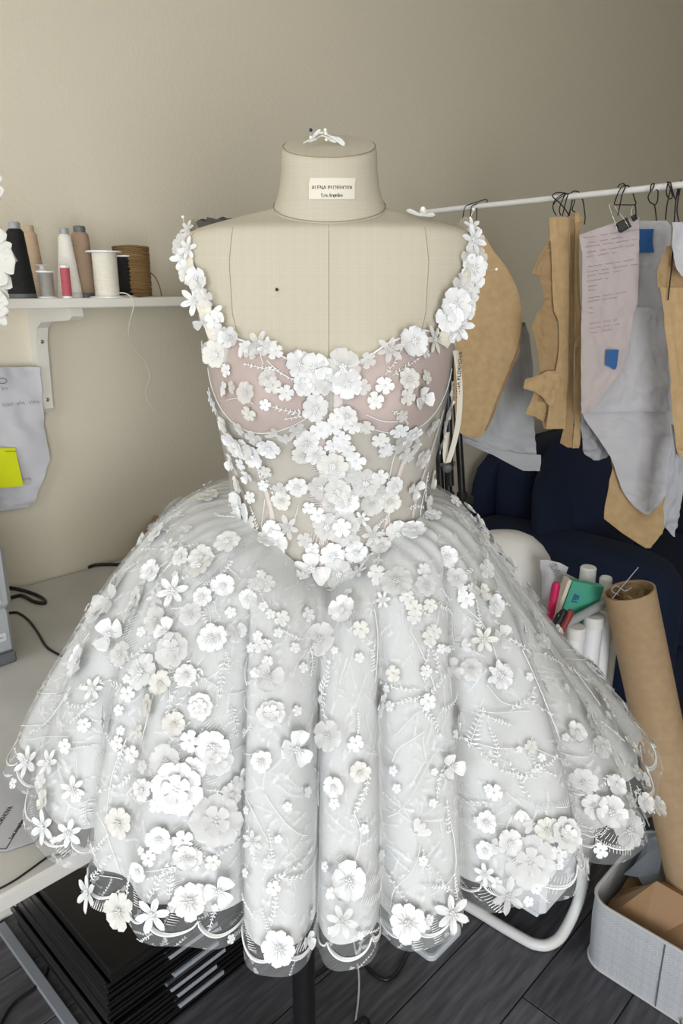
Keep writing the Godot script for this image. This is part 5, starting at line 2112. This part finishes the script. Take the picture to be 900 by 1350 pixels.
func make_pins() -> void:
	pin("black headed pin stuck in the form's chest beside the centre seam", body_pt(-0.30, -0.001, 0.001) + Vector3(0, 0, 0.001), Vector3(0.02, -1, 0.03), M.black_plastic, 0.013)
	pin("white pearl pin standing on the strap at the shelf side", at(241, 286, 1.0), Vector3(0.1, -1, -0.1), M.pearl, 0.02)
	pin("white pearl pin at the top of the strap beside the rack", at(624, 276, 1.0), Vector3(-0.3, -1, -0.1), M.pearl, 0.02)
	pin("white pearl pin sticking out sideways from the strap by the brown pattern", at(654, 355, 0.97), Vector3(-1, -0.12, -0.15), M.pearl, 0.02)
	pin("dark blue headed pin standing on top of the form's neck", at(409.5, 171.5, 0.985), Vector3(0, -1, 0.0), M.pin_blue, 0.02, 0.0021)
	# a wire twig with pearls and small leaves on the neck cap
	var o := thing("hair_twig", "white leafy wire twig with pearls lying on top of the form's neck", "hair ornament", at(425, 184, 0.985))
	var mb := MB.new()
	mb.tube(spline([at(400, 188.5, 0.965), at(412, 182, 0.975), at(422, 175, 0.985), at(432, 178, 0.985), at(442, 182, 0.99), at(451, 184, 1.0)], 6), 0.0010, 6)
	mb.tube(spline([at(416, 184.5, 0.97), at(424, 179, 0.98), at(436, 183, 0.975)], 5), 0.0008, 5)
	bw("wire", mb, M.white_metal, o)
	for e in [[404, 187, 0.35, 14], [411, 181, 0.75, 15], [419, 175, 0.1, 12], [433, 179, -0.3, 17], [440, 182, -0.5, 16], [430, 183, -0.2, 14], [444, 180, -0.65, 13]]:
		mb = MB.new()
		var s: float = float(e[3]) / FPX
		petal(mb, Transform3D(Basis(Vector3(0, 0, 1), float(e[2]) - PI / 2 + (PI if e[0] < 420 else 0.0) * 0.0) * Basis(Vector3(1, 0, 0), -0.5), at(e[0], e[1], 0.98)), s, s * 0.34, 0.6, 0.2)
		bw("leaf", mb, M.petal_1, o)
	for e in [[428.5, 171.5], [429, 176], [409.5, 181], [430, 184]]:
		mb = MB.new()
		bead(mb, at(e[0], e[1], 0.975), 0.0021)
		bw("pearl", mb, M.pearl, o)
	# the loose lace flower pinned on the shoulder
	var sp := body_pt(0.9, 0.081, 0.004)
	var fl := thing("loose_lace_flower", "single white lace flower with a pearl pinned on the form's bare shoulder", "lace flower", sp)
	mb = MB.new()
	for k in 3:
		var aa: float = [-0.15, 2.75, 1.3][k]
		petal(mb, Transform3D(Basis(Vector3(1, 0, 0), -0.95) * Basis(Vector3(0, 0, 1), aa - PI / 2), Vector3(0, 0.004, 0)), [0.017, 0.021, 0.013][k], 0.012, 0.3, 0.2, 0.15)
	build("petals", mb, M.petal_1, fl)
	mb = MB.new()
	bead(mb, Vector3(0.001, 0.011, 0.004), 0.0035)
	build("pearl", mb, M.pearl, fl)


# ---------------------------------------------------------------- the dress

const BODICE_FLOWERS := [
	3, 428, 464, 42, 3, 452, 470, 46, 4, 441, 500, 46, 1, 396, 477, 36, 3, 416, 478, 38, 3, 459, 505, 38, 4, 428, 505, 40,
	6, 320, 452, 40, 2, 340, 456, 38, 4, 305, 447, 28, 0, 368, 457, 22, 2, 352, 461, 26, 0, 333, 466, 22,
	1, 284, 466, 36, 0, 268, 470, 22, 0, 300, 489, 18, 0, 296, 513, 20, 0, 309, 508, 18, 1, 325, 517, 30, 0, 358, 508, 24, 0, 329, 546, 22, 5, 397, 506, 32, 1, 415, 540, 36, 2, 280, 523, 24, 2, 285, 536, 22, 0, 348, 535, 16,
	3, 311, 585, 38, 3, 335, 601, 34, 3, 357, 589, 30, 6, 378, 580, 32, 1, 404, 582, 34, 0, 425, 568, 28, 1, 418, 602, 28, 3, 296, 560, 24, 0, 318, 563, 20, 4, 306, 608, 24,
	0, 481, 511, 22, 0, 504, 510, 24, 0, 497, 527, 23, 1, 538, 500, 30, 0, 535, 525, 24, 0, 561, 497, 20, 4, 554, 526, 32, 0, 530, 546, 18, 2, 512, 461, 36, 3, 545, 449, 40, 2, 571, 446, 36, 0, 485, 478, 22, 0, 560, 465, 18,
	0, 527, 568, 26, 1, 531, 582, 34, 6, 552, 586, 34, 3, 567, 563, 26, 0, 500, 577, 24, 0, 482, 562, 24, 0, 508, 590, 24, 1, 458, 545, 28, 0, 466, 560, 24, 0, 448, 548, 24, 1, 545, 572, 26,
	0, 440, 562, 26, 0, 452, 578, 24, 0, 440, 585, 22, 0, 458, 592, 24, 1, 437, 612, 40, 1, 452, 622, 38, 3, 444, 645, 34, 1, 480, 638, 38, 0, 500, 630, 22, 5, 452, 692, 44, 1, 440, 664, 30, 1, 430, 694, 36, 2, 475, 684, 22, 2, 490, 706, 30, 4, 485, 735, 28, 1, 446, 755, 38, 1, 436, 730, 34, 0, 462, 718, 26,
	2, 382, 696, 32, 3, 358, 698, 26, 0, 372, 645, 22, 1, 370, 660, 26, 1, 425, 640, 36, 0, 406, 668, 18, 4, 328, 630, 22, 0, 330, 655, 18, 0, 352, 622, 18, 0, 345, 640, 16, 3, 512, 662, 28, 4, 546, 646, 28, 4, 566, 633, 26, 0, 417, 680, 20, 0, 402, 712, 20, 0, 412, 722, 18, 0, 320, 612, 18,
	4, 318, 672, 48, 3, 366, 716, 34, 3, 350, 712, 24, 4, 410, 748, 46, 6, 396, 766, 26, 3, 522, 706, 34, 3, 544, 702, 30, 3, 502, 722, 28, 3, 601, 549, 40, 3, 594, 570, 30, 3, 598, 520, 28, 4, 592, 590, 24,
	1, 455, 660, 34, 3, 488, 665, 30, 0, 468, 650, 26, 1, 392, 640, 28, 0, 335, 575, 26, 3, 322, 590, 30, 6, 365, 572, 30, 0, 390, 565, 24, 1, 350, 500, 24, 0, 375, 520, 22, 1, 520, 640, 26, 0, 535, 600, 24, 3, 555, 605, 26, 3, 316, 640, 24, 3, 312, 660, 26, 4, 560, 660, 26, 0, 500, 650, 22, 1, 400, 600, 30, 0, 470, 605, 26, 3, 470, 730, 28, 0, 330, 690, 22, 0, 570, 680, 22]
const SKIRT_LEFT := [
	1, 300, 716, 36, 1, 266, 746, 36, 1, 273, 656, 34, 1, 208, 704, 30, 1, 265, 738, 36, 2, 230, 782, 44, 3, 205, 818, 40, 5, 231, 857, 50, 1, 189, 886, 52, 1, 278, 840, 38, 4, 146, 792, 44, 4, 145, 838, 46, 3, 104, 872, 44, 3, 200, 752, 30, 5, 131, 806, 40, 0, 171, 914, 22, 1, 137, 948, 38, 0, 160, 937, 16, 5, 265, 932, 36, 4, 222, 835, 36,
	0, 185, 965, 20, 0, 115, 955, 20, 2, 137, 950, 28, 0, 157, 982, 20, 0, 175, 994, 24, 0, 190, 1011, 18, 0, 247, 976, 28, 3, 280, 986, 44, 3, 216, 1005, 42, 5, 234, 1038, 68, 5, 283, 1080, 68, 1, 160, 1084, 40, 0, 205, 1058, 22, 3, 215, 1105, 34, 0, 240, 1105, 30, 3, 242, 1131, 32, 0, 279, 1135, 20,
	2, 60, 1090, 44, 2, 90, 1103, 36, 2, 37, 1004, 42, 2, 68, 1008, 36, 0, 130, 992, 24, 2, 97, 1038, 34, 3, 60, 1056, 28, 2, 118, 1177, 46, 1, 157, 1202, 46, 2, 206, 1205, 48, 1, 252, 1186, 48, 4, 290, 1172, 44, 0, 200, 1131, 22, 0, 85, 985, 20, 0, 55, 1030, 20, 1, 180, 790, 30, 0, 158, 762, 20, 0, 245, 700, 20]
const SKIRT_MIDDLE := [
	0, 342, 850, 20, 0, 369, 814, 22, 4, 313, 834, 30, 1, 290, 842, 30, 4, 355, 895, 42, 5, 358, 942, 40, 4, 389, 986, 48, 3, 423, 843, 44, 3, 452, 804, 40, 3, 436, 969, 42, 4, 315, 1025, 30, 5, 290, 1002, 42, 0, 469, 982, 22, 1, 473, 1020, 28, 3, 328, 790, 28, 0, 352, 770, 26, 0, 335, 770, 22,
	2, 334, 1107, 30, 0, 362, 1168, 20, 0, 355, 1140, 18, 1, 370, 1250, 46, 2, 448, 1213, 44, 3, 459, 1164, 48, 4, 402, 1238, 26, 3, 500, 931, 32, 0, 567, 840, 22, 0, 545, 812, 20, 0, 518, 885, 22, 0, 566, 924, 24, 0, 562, 885, 18, 2, 636, 845, 36, 6, 611, 856, 30, 2, 653, 890, 36, 4, 595, 880, 30, 4, 606, 955, 38, 4, 592, 1010, 36, 0, 477, 830, 24,
	6, 549, 1100, 40, 1, 538, 1212, 52, 2, 591, 1203, 50, 0, 650, 1046, 22, 0, 650, 1113, 22, 2, 474, 755, 30, 0, 496, 757, 26, 1, 523, 766, 46, 0, 535, 787, 22, 0, 543, 803, 24, 0, 556, 752, 20, 3, 602, 762, 28, 0, 612, 792, 24, 0, 640, 750, 26, 0, 566, 801, 20, 0, 570, 835, 22, 0, 350, 870, 16, 0, 405, 810, 20]
const SKIRT_RIGHT := [
	1, 712, 819, 34, 0, 738, 826, 16, 1, 663, 893, 36, 0, 714, 846, 26, 4, 661, 840, 32, 3, 725, 773, 28, 3, 708, 765, 22, 1, 778, 947, 36, 3, 790, 919, 28, 3, 804, 940, 26, 4, 632, 780, 28, 3, 690, 735, 24, 3, 668, 716, 22, 3, 636, 681, 24, 3, 620, 670, 22, 0, 600, 662, 20, 0, 690, 790, 20, 0, 675, 765, 18, 1, 640, 720, 26,
	1, 763, 1025, 38, 1, 780, 956, 36, 3, 830, 984, 30, 5, 697, 1134, 68, 6, 682, 1068, 34, 6, 706, 1084, 34, 5, 745, 1100, 44, 0, 757, 1078, 22, 0, 738, 1128, 22, 0, 760, 1119, 24, 3, 800, 1070, 44, 1, 828, 1098, 50, 0, 828, 1055, 22, 3, 850, 1056, 26, 2, 667, 1183, 46, 2, 640, 1150, 30, 4, 770, 1146, 28, 0, 790, 1116, 20, 3, 864, 1064, 26, 3, 815, 1002, 22, 0, 840, 1018, 22, 3, 850, 1030, 20, 1, 640, 1120, 24, 0, 720, 905, 18, 0, 735, 985, 20, 0, 700, 985, 18]
const SKIRT_MORE := [
	1, 150, 772, 34, 3, 176, 806, 36, 1, 252, 812, 36, 2, 206, 788, 30, 1, 160, 862, 40, 3, 214, 902, 36, 1, 246, 892, 34, 2, 120, 905, 34, 1, 196, 932, 34, 3, 230, 956, 34, 1, 256, 1012, 38, 1, 190, 1042, 34, 1, 256, 1132, 32, 3, 186, 1148, 30, 1, 302, 1050, 34, 1, 266, 790, 32, 3, 294, 772, 34, 1, 240, 736, 30, 2, 226, 722, 28,
	1, 690, 832, 36, 3, 650, 800, 32, 1, 622, 880, 34, 2, 745, 882, 28, 1, 790, 985, 34, 3, 758, 968, 30, 1, 640, 1086, 32, 3, 810, 1036, 32, 1, 720, 1096, 38, 3, 672, 1108, 36, 1, 780, 1062, 36, 2, 846, 1076, 30, 1, 562, 772, 34, 3, 590, 736, 30, 2, 505, 792, 26, 3, 440, 1040, 30, 1, 345, 1002, 32]
const STRAP_FLOWERS := [
	2, 250, 301, 22, 1, 243, 325, 32, 2, 254, 331, 28, 2, 228, 340, 32, 0, 225, 357, 22, 0, 238, 362, 22, 3, 272, 361, 28, 2, 246, 399, 36, 0, 283, 389, 26, 6, 300, 408, 36, 0, 280, 420, 26, 4, 247, 432, 24, 0, 266, 460, 22, 1, 276, 466, 28, 0, 240, 345, 22, 4, 262, 375, 22, 0, 292, 436, 24, 3, 308, 432, 24,
	2, 614, 301, 24, 2, 613, 319, 36, 6, 641, 322, 30, 0, 622, 338, 28, 3, 638, 342, 24, 1, 620, 358, 34, 3, 634, 373, 26, 0, 608, 376, 28, 3, 590, 400, 40, 3, 601, 410, 34, 2, 614, 433, 38, 3, 590, 422, 34, 3, 624, 404, 24, 0, 618, 388, 26, 0, 627, 310, 24, 0, 600, 440, 26]


func lay(parent: Node3D, list: Array, more := 1.0) -> void:
	for i in range(0, list.size(), 4):
		flower_px(parent, list[i], list[i + 1], list[i + 2], list[i + 3] * more)


func strap(parent: Node3D, pts: Array, wide: float) -> void:
	var keys := []
	for q in pts:
		keys.append(at(q[0], q[1], q[2]))
	var path := spline(keys, 8)
	var mb := MB.new()
	var n := path.size()
	for side in 2:
		for i in n:
			var d := (path[mini(i + 1, n - 1)] - path[maxi(i - 1, 0)]).normalized()
			var out := Vector3(path[i].x - AX, 0.03, (path[i].z - AZ) * 1.6 + 0.05)
			out = (out - d * out.dot(d)).normalized()
			var x := d.cross(out).normalized()
			for j in 5:
				var u := (j - 2) / 2.0
				mb.vert(path[i] + x * u * wide * 0.5 + out * (0.0015 * (1.0 - u * u) - 0.0012 * side + 0.001 * sin(i * 0.9 + j)))
			if side == 0 and i % 2 == 0:
				var look := (out * 0.7 + Vector3(0, 0.1, 1)).normalized()
				add_spot(path[i] + out * 0.002, look, 2, 0, 0)
				add_spot(path[i] + x * wide * 0.45, look, 2, 0, 0)
				add_spot(path[i] - x * wide * 0.45, look, 2, 0, 0)
	mb.grid(n, 5, 0)
	mb.grid(n, 5, n * 5, false, true)
	build("strap", mb, M.strap_organza, parent)


func make_dress() -> void:
	var o := thing("lace_dress", "short white tulle dress covered in lace flowers, with a pink-lined bodice and a full skirt", "dress")
	var L := MB.new()
	build("skirt_lining", skirt_grid(0.0, 0.915, 90, 460, 0.0045, 0.008), M.lining_organza, o)
	build("skirt_tulle", skirt_grid(0.0, 1.0, 96, 460, 0.0), M.tulle, o)
	# bodice: a sheer shell over the form, with opaque cups beneath it
	var mb := MB.new()
	var cols := 150
	for i in 48:
		for j in cols:
			var th := -PI + TAU * j / cols
			mb.vert(bodice_pt(th, lerpf(top_y(th), bot_y(th) - 0.012, i / 47.0), 0.0055))
	mb.grid(48, cols, 0, true)
	build("bodice_shell", mb, M.bodice_tulle, o)
	for s in [-1, 1]:
		mb = MB.new()
		for i in 22:
			for j in 30:
				var u := j / 29.0
				var th: float = s * lerpf(0.10, 1.32, u)
				var hi := top_y(th) - 0.001
				var lo := lerpf(-0.128, -0.098, u) - 0.052 * pow(sin(clampf(u * 0.94 + 0.06, 0, 1) * PI), 0.7)
				mb.vert(bodice_pt(th, lerpf(hi, minf(lo, hi - 0.005), i / 21.0), 0.0028))
		mb.grid(22, 30, 0, false, s < 0)
		build("cup", mb, M.cup_lining, o, "blush pink bodice cup")
		mb = MB.new()
		var path := PackedVector3Array()
		for j in 30:
			var u := j / 29.0
			var lo := lerpf(-0.128, -0.098, u) - 0.052 * pow(sin(clampf(u * 0.94 + 0.06, 0, 1) * PI), 0.7)
			path.append(bodice_pt(s * lerpf(0.10, 1.32, u), lo, 0.006))
		mb.tube(path, 0.0006, 4, false)
		build("cup_seam", mb, M.thread_white, o)
	for e in [[-0.045, -0.10, -0.37], [0.045, -0.10, -0.37], [-0.62, -0.19, -0.31], [0.62, -0.19, -0.31], [-1.15, -0.15, -0.29], [1.15, -0.15, -0.29]]:
		mb = MB.new()
		for i in 24:
			var yr := lerpf(e[1], e[2], i / 23.0)
			for j in 3:
				mb.vert(bodice_pt(e[0] * lerpf(1.12, 0.75, i / 23.0) + (j - 1) * 0.026, yr, 0.0042 + (0.001 if j == 1 else 0.0)))
		mb.grid(24, 3, 0)
		build("boning_channel", mb, M.boning, o)
	mb = MB.new()
	var edge := PackedVector3Array()
	for j in 161:
		var th := -PI + TAU * j / 160.0
		edge.append(bodice_pt(th, top_y(th), 0.006))
	mb.tube(edge, 0.0014, 5, false)
	build("neckline_edge", mb, M.thread_white, o)
	mb = MB.new()                                   # the gathered waist seam
	edge = PackedVector3Array()
	for j in 321:
		var th := -PI + TAU * j / 320.0
		edge.append(body_pt(th, bot_y(th) + 0.004 + 0.0012 * sin(j * 1.3), 0.0065 + 0.0012 * sin(j * 0.9)))
	mb.tube(edge, 0.0022, 6, false)
	build("waist_seam", mb, M.petal_2, o)
	lay_spots()
	strap(o, [[292, 462, 0.915], [281, 437, 0.925], [266, 400, 0.94], [253, 365, 0.955], [246, 335, 0.97], [247, 312, 0.99], [253, 301, 1.02], [257, 310, 1.06], [262, 345, 1.10], [270, 420, 1.12]], 0.022)
	strap(o, [[583, 455, 0.925], [597, 425, 0.93], [611, 390, 0.94], [621, 355, 0.955], [625, 325, 0.975], [621, 305, 1.0], [614, 297, 1.03], [606, 310, 1.07], [598, 350, 1.10], [588, 430, 1.12]], 0.022)
	# scalloped cord along the hem
	mb = MB.new()
	var cord_path := PackedVector3Array()
	for j in 1101:
		var th := -PI + TAU * j / 1100.0
		var s := hem_cord(th)
		cord_path.append(skirt_pt(th, s) + surf_normal(0, th, s) * 0.001)
	mb.tube(cord_path, 0.0012, 5, false)
	build("scalloped_cord", mb, M.thread_white, o)
	mb = MB.new()                                   # and the short stitches that bind it
	for j in 1500:
		var th := -PI * 0.62 + PI * 1.24 * j / 1499.0
		var s := hem_cord(th)
		var p := skirt_pt(th, s) + surf_normal(0, th, s) * 0.001
		var q := skirt_pt(th + 0.006, s - 0.007) + surf_normal(0, th, s) * 0.0012
		mb.tube(PackedVector3Array([p, q]), 0.00045, 3, false)
	build("cord_stitching", mb, M.thread_white, o).set_meta("kind", "stuff")
	# lace flowers
	lay(o, BODICE_FLOWERS, 1.14)
	lay(o, STRAP_FLOWERS, 1.18)
	lay(o, SKIRT_LEFT, 1.1)
	lay(o, SKIRT_MIDDLE, 1.08)
	lay(o, SKIRT_RIGHT, 1.08)
	lay(o, SKIRT_MORE, 1.0)
	var tries := 0
	while flower_count < 300 and tries < 3000:
		tries += 1
		var px := rng.randf_range(20, 870)
		var py := rng.randf_range(680, 1230)
		var d := rng.randf_range(13, 26)
		var free := true
		for q in laid:
			if Vector2(q.x - px, q.y - py).length() < (q.z + d) * 0.5 + 5.0:
				free = false
				break
		if free and pick(px, py, 8.0) != null:
			flower_px(o, [0, 0, 0, 2, 3, 6][rng.randi() % 6], px, py, d)
	var tiny := small
	for i in 150:
		var px := rng.randf_range(15, 875)
		var py := rng.randf_range(660, 1240)
		var s = pick(px, py, 6.0)
		if s != null and s[2] == 0:
			tiny.append([s[1], s[0], rng.randf_range(5.0, 9.0) * float(s[7]) / FPX])
	# the back and sides of the skirt go on in the same lace
	var back := MultiMesh.new()
	back.transform_format = MultiMesh.TRANSFORM_3D
	back.mesh = flower_mesh(0, 5, M.petal_0)
	back.instance_count = 260 + tiny.size()
	for i in 260:
		var th := rng.randf_range(PI * 0.52, PI * 1.48)
		var s := sqrt(rng.randf_range(0.01, 0.95))
		var n := surf_normal(0, th, s)
		var x := n.cross(Vector3.UP).normalized()
		back.set_instance_transform(i, Transform3D(Basis(x, n.cross(x), n).rotated(n, rng.randf() * TAU).scaled(Vector3.ONE * rng.randf_range(0.008, 0.022)), skirt_pt(th, s) + n * 0.003))
	for i in tiny.size():
		var n: Vector3 = tiny[i][0]
		var x := n.cross(Vector3.UP).normalized()
		back.set_instance_transform(260 + i, Transform3D(Basis(x, n.cross(x), n).rotated(n, rng.randf() * TAU).scaled(Vector3.ONE * tiny[i][2]), tiny[i][1] + n * 0.002))
	var bn := MultiMeshInstance3D.new()
	bn.name = "small_lace_flowers"
	bn.multimesh = back
	bn.set_meta("kind", "stuff")
	o.add_child(bn)
	embroider(o)
	# the hanger loop with woven lettering at the side of the bodice
	mb = MB.new()
	var loop := spline([at(600, 462, 0.96), at(604, 485, 0.955), at(606, 520, 0.955), at(604, 555, 0.955), at(598, 585, 0.955), at(590, 610, 0.955), at(587, 598, 0.96), at(589, 570, 0.965)], 6)
	for side in 2:
		for i in loop.size():
			for j in 3:
				mb.vert(loop[i] + Vector3((j - 1) * 0.004, 0, 0.0004 * (1 - 2 * side) - (j - 1) * 0.003))
	mb.grid(loop.size(), 3, 0)
	mb.grid(loop.size(), 3, loop.size() * 3, false, true)
	build("hanger_loop", mb, M.label_cream, o, "cream ribbon loop with black lettering")
	var lp := o.get_child(o.get_child_count() - 1)
	letters("lettering", "ALENA PLOKHOVA", "Droid Sans", 0.0052, M.ink_black, lp, Transform3D(Basis(Vector3(0.6, 0, 0.8).normalized().cross(Vector3.UP) * 0.0 + Vector3(0.02, 1, 0).normalized(), Vector3(-0.85, 0.02, 0.5).normalized(), Vector3(0.5, 0, 0.85).normalized()), at(605, 495, 0.953)))


func hem_cord(th: float) -> float:
	var k := fposmod(rad_to_deg(th) / 7.2, 1.0)
	return 0.938 + 0.036 * pow(sin(k * PI), 0.55) + 0.004 * sin(th * 9.0)


func embroider(o: Node3D) -> void:
	for v in [
		[[30, 958], [60, 955], [80, 930], [95, 905]], [[85, 916], [65, 914], [48, 912]], [[35, 975], [60, 972], [95, 968]], [[640, 940], [670, 940], [698, 934]], [[632, 981], [660, 984], [690, 983], [705, 972]], [[700, 985], [740, 1003], [765, 1000], [778, 980]], [[730, 1062], [755, 1056], [775, 1045]],
		[[515, 970], [540, 945], [562, 932]], [[518, 1003], [530, 985], [560, 962]], [[512, 1080], [545, 1045], [560, 1010], [572, 990]], [[560, 1075], [580, 1060]], [[594, 1082], [598, 1150], [570, 1180]], [[513, 1192], [522, 1170], [545, 1140], [557, 1115]],
		[[350, 1045], [375, 1085], [405, 1103]], [[305, 915], [325, 938]], [[313, 985], [335, 995]], [[320, 860], [327, 900]], [[415, 1010], [422, 1060]], [[493, 800], [496, 840], [492, 900]], [[280, 830], [278, 805], [270, 780]], [[300, 745], [320, 765]], [[240, 1000], [215, 1045], [190, 1060]],
		[[135, 1155], [160, 1160]], [[130, 1075], [140, 1092], [152, 1120], [160, 1150]], [[170, 1145], [200, 1148], [240, 1145]], [[100, 860], [120, 835]], [[480, 545], [505, 552], [522, 556]], [[350, 475], [370, 492], [388, 500]], [[335, 530], [320, 525], [300, 528]], [[510, 660], [514, 690], [512, 715]], [[395, 665], [390, 680], [385, 700]], [[512, 640], [520, 600], [535, 580]], [[345, 480], [342, 460]], [[560, 640], [552, 680], [556, 690]], [[350, 660], [346, 690], [348, 700]],
		[[690, 860], [720, 930], [740, 990]], [[640, 900], [660, 925], [690, 935]], [[755, 880], [790, 930]], [[740, 855], [770, 850]], [[745, 870], [775, 868]], [[470, 1070], [478, 1100], [470, 1130]], [[325, 1050], [340, 1075], [352, 1110]], [[205, 880], [200, 930], [190, 975]], [[165, 970], [150, 1020], [142, 1070]], [[105, 990], [100, 1025]], [[610, 800], [640, 830], [655, 870]], [[540, 830], [560, 870], [575, 910]]]:
		vine_px(o, v)
	for s in [[255, 902, -100, 60], [235, 765, 60, 44], [292, 760, 100, 44], [213, 835, 70, 44], [248, 892, -90, 50], [150, 902, 200, 46], [172, 868, 60, 50], [226, 932, -70, 50], [222, 872, -60, 44], [160, 1000, -80, 44], [157, 1033, 230, 50], [130, 1150, 70, 44], [205, 1165, 80, 50], [172, 1165, 90, 44], [228, 1162, 100, 46], [130, 1120, 60, 40], [330, 1112, -70, 44], [356, 1118, 100, 40], [376, 1150, 30, 50], [392, 1156, -10, 44], [366, 1196, 90, 50], [352, 1216, 110, 36], [430, 900, 80, 56], [426, 930, -80, 48], [481, 1038, 250, 50], [471, 1060, 240, 44], [560, 880, 60, 44], [575, 902, 20, 40], [530, 906, 160, 40], [540, 922, 180, 40], [570, 946, -70, 44], [590, 930, 0, 36], [575, 870, 90, 44], [622, 962, 60, 50], [632, 986, -60, 44], [692, 926, 20, 44], [720, 936, -50, 44], [741, 980, -110, 44], [690, 1030, 90, 50], [680, 1022, 150, 40], [790, 1036, 200, 46], [762, 890, -60, 50], [772, 920, -70, 44], [700, 860, 130, 40], [680, 846, 120, 44], [656, 982, 80, 40], [576, 1030, 240, 44], [590, 1080, 80, 44], [580, 1170, 150, 40], [530, 1180, 120, 44], [602, 1170, 90, 40], [560, 1140, 100, 36], [345, 485, 170, 36], [366, 492, -30, 36], [380, 541, 160, 40], [402, 546, 200, 36], [535, 484, 30, 36], [520, 480, 60, 34], [530, 546, -40, 30], [560, 640, -80, 40], [350, 630, -70, 44], [500, 690, 40, 30], [340, 610, -80, 34], [120, 900, 40, 44], [100, 930, 30, 40], [290, 890, -80, 44], [310, 950, -70, 36], [325, 970, 60, 36], [410, 870, -85, 36], [490, 870, 80, 36], [700, 700, 150, 30], [640, 700, 140, 30], [730, 870, -50, 44], [800, 980, -60, 36], [810, 1040, 200, 36], [195, 725, 40, 30], [240, 720, 30, 34], [185, 770, 50, 40], [600, 830, 70, 36], [630, 810, 60, 36], [590, 790, 110, 30], [655, 790, 120, 34], [660, 950, 140, 36], [720, 1010, 10, 36]]:
		sprig_px(o, s[0], s[1], s[2], s[3])
	for i in 130:
		var q: Vector3 = laid[rng.randi() % laid.size()]
		if q.y < 660.0:
			continue
		var a := rng.randf() * TAU
		var d := q.z * 0.5 + rng.randf_range(12, 22)
		sprig_px(o, q.x + cos(a) * d, q.y - sin(a) * d, rad_to_deg(a), rng.randf_range(22, 38))
	# feathery stitching beside the big flowers
	for h in [[205, 1030, 40, 46], [262, 1060, 60, 50], [252, 1110, 50, 50], [180, 1175, 20, 36], [232, 1200, -10, 36], [232, 1172, 30, 36], [135, 1205, 90, 36], [545, 1232, 5, 44], [570, 1222, 5, 40], [515, 1205, 5, 36], [612, 1212, 5, 36], [700, 1165, 60, 50], [670, 1125, 20, 44], [730, 1060, 80, 40], [725, 1155, 60, 40], [775, 1100, 40, 44], [800, 1120, 60, 44], [455, 1140, 40, 36], [485, 1165, 60, 44], [495, 1190, 70, 40], [330, 1235, 20, 36], [395, 1250, 70, 36], [650, 1190, 30, 36], [690, 1195, 50, 36], [410, 610, 15, 34], [465, 605, 25, 34], [462, 640, 20, 34], [415, 655, 10, 34], [470, 690, 20, 30], [425, 715, 80, 30], [445, 725, 85, 30], [230, 880, 40, 40], [190, 910, 60, 40], [120, 815, 40, 40], [165, 850, 40, 40], [255, 760, 80, 36], [220, 800, 60, 40], [170, 830, 50, 50], [175, 800, 50, 44], [150, 870, 50, 44], [240, 1005, 30, 44], [265, 1010, 40, 44], [270, 950, 60, 36], [75, 1110, 70, 36], [45, 1075, 60, 30], [300, 1100, 50, 36], [720, 1125, 30, 40], [690, 1105, 80, 40]]:
		hatch_px(o, h[0], h[1], h[2], h[3])


func _ready() -> void:
	rng.seed = 5
	noise.seed = 2
	noise.frequency = 0.06
	noise.fractal_octaves = 2
	set_view_and_light()
	make_materials()
	prepare_shapes()
	make_room()
	make_table()
	make_form()
	make_dress()
	make_sofa()
	make_rack()
	make_patterns()
	make_bin()
	make_cart()
	make_roll()
	make_tripod()
	make_shelf()
	make_spools()
	make_wall_papers()
	make_table_things()
	make_floor_things()
	make_pins()
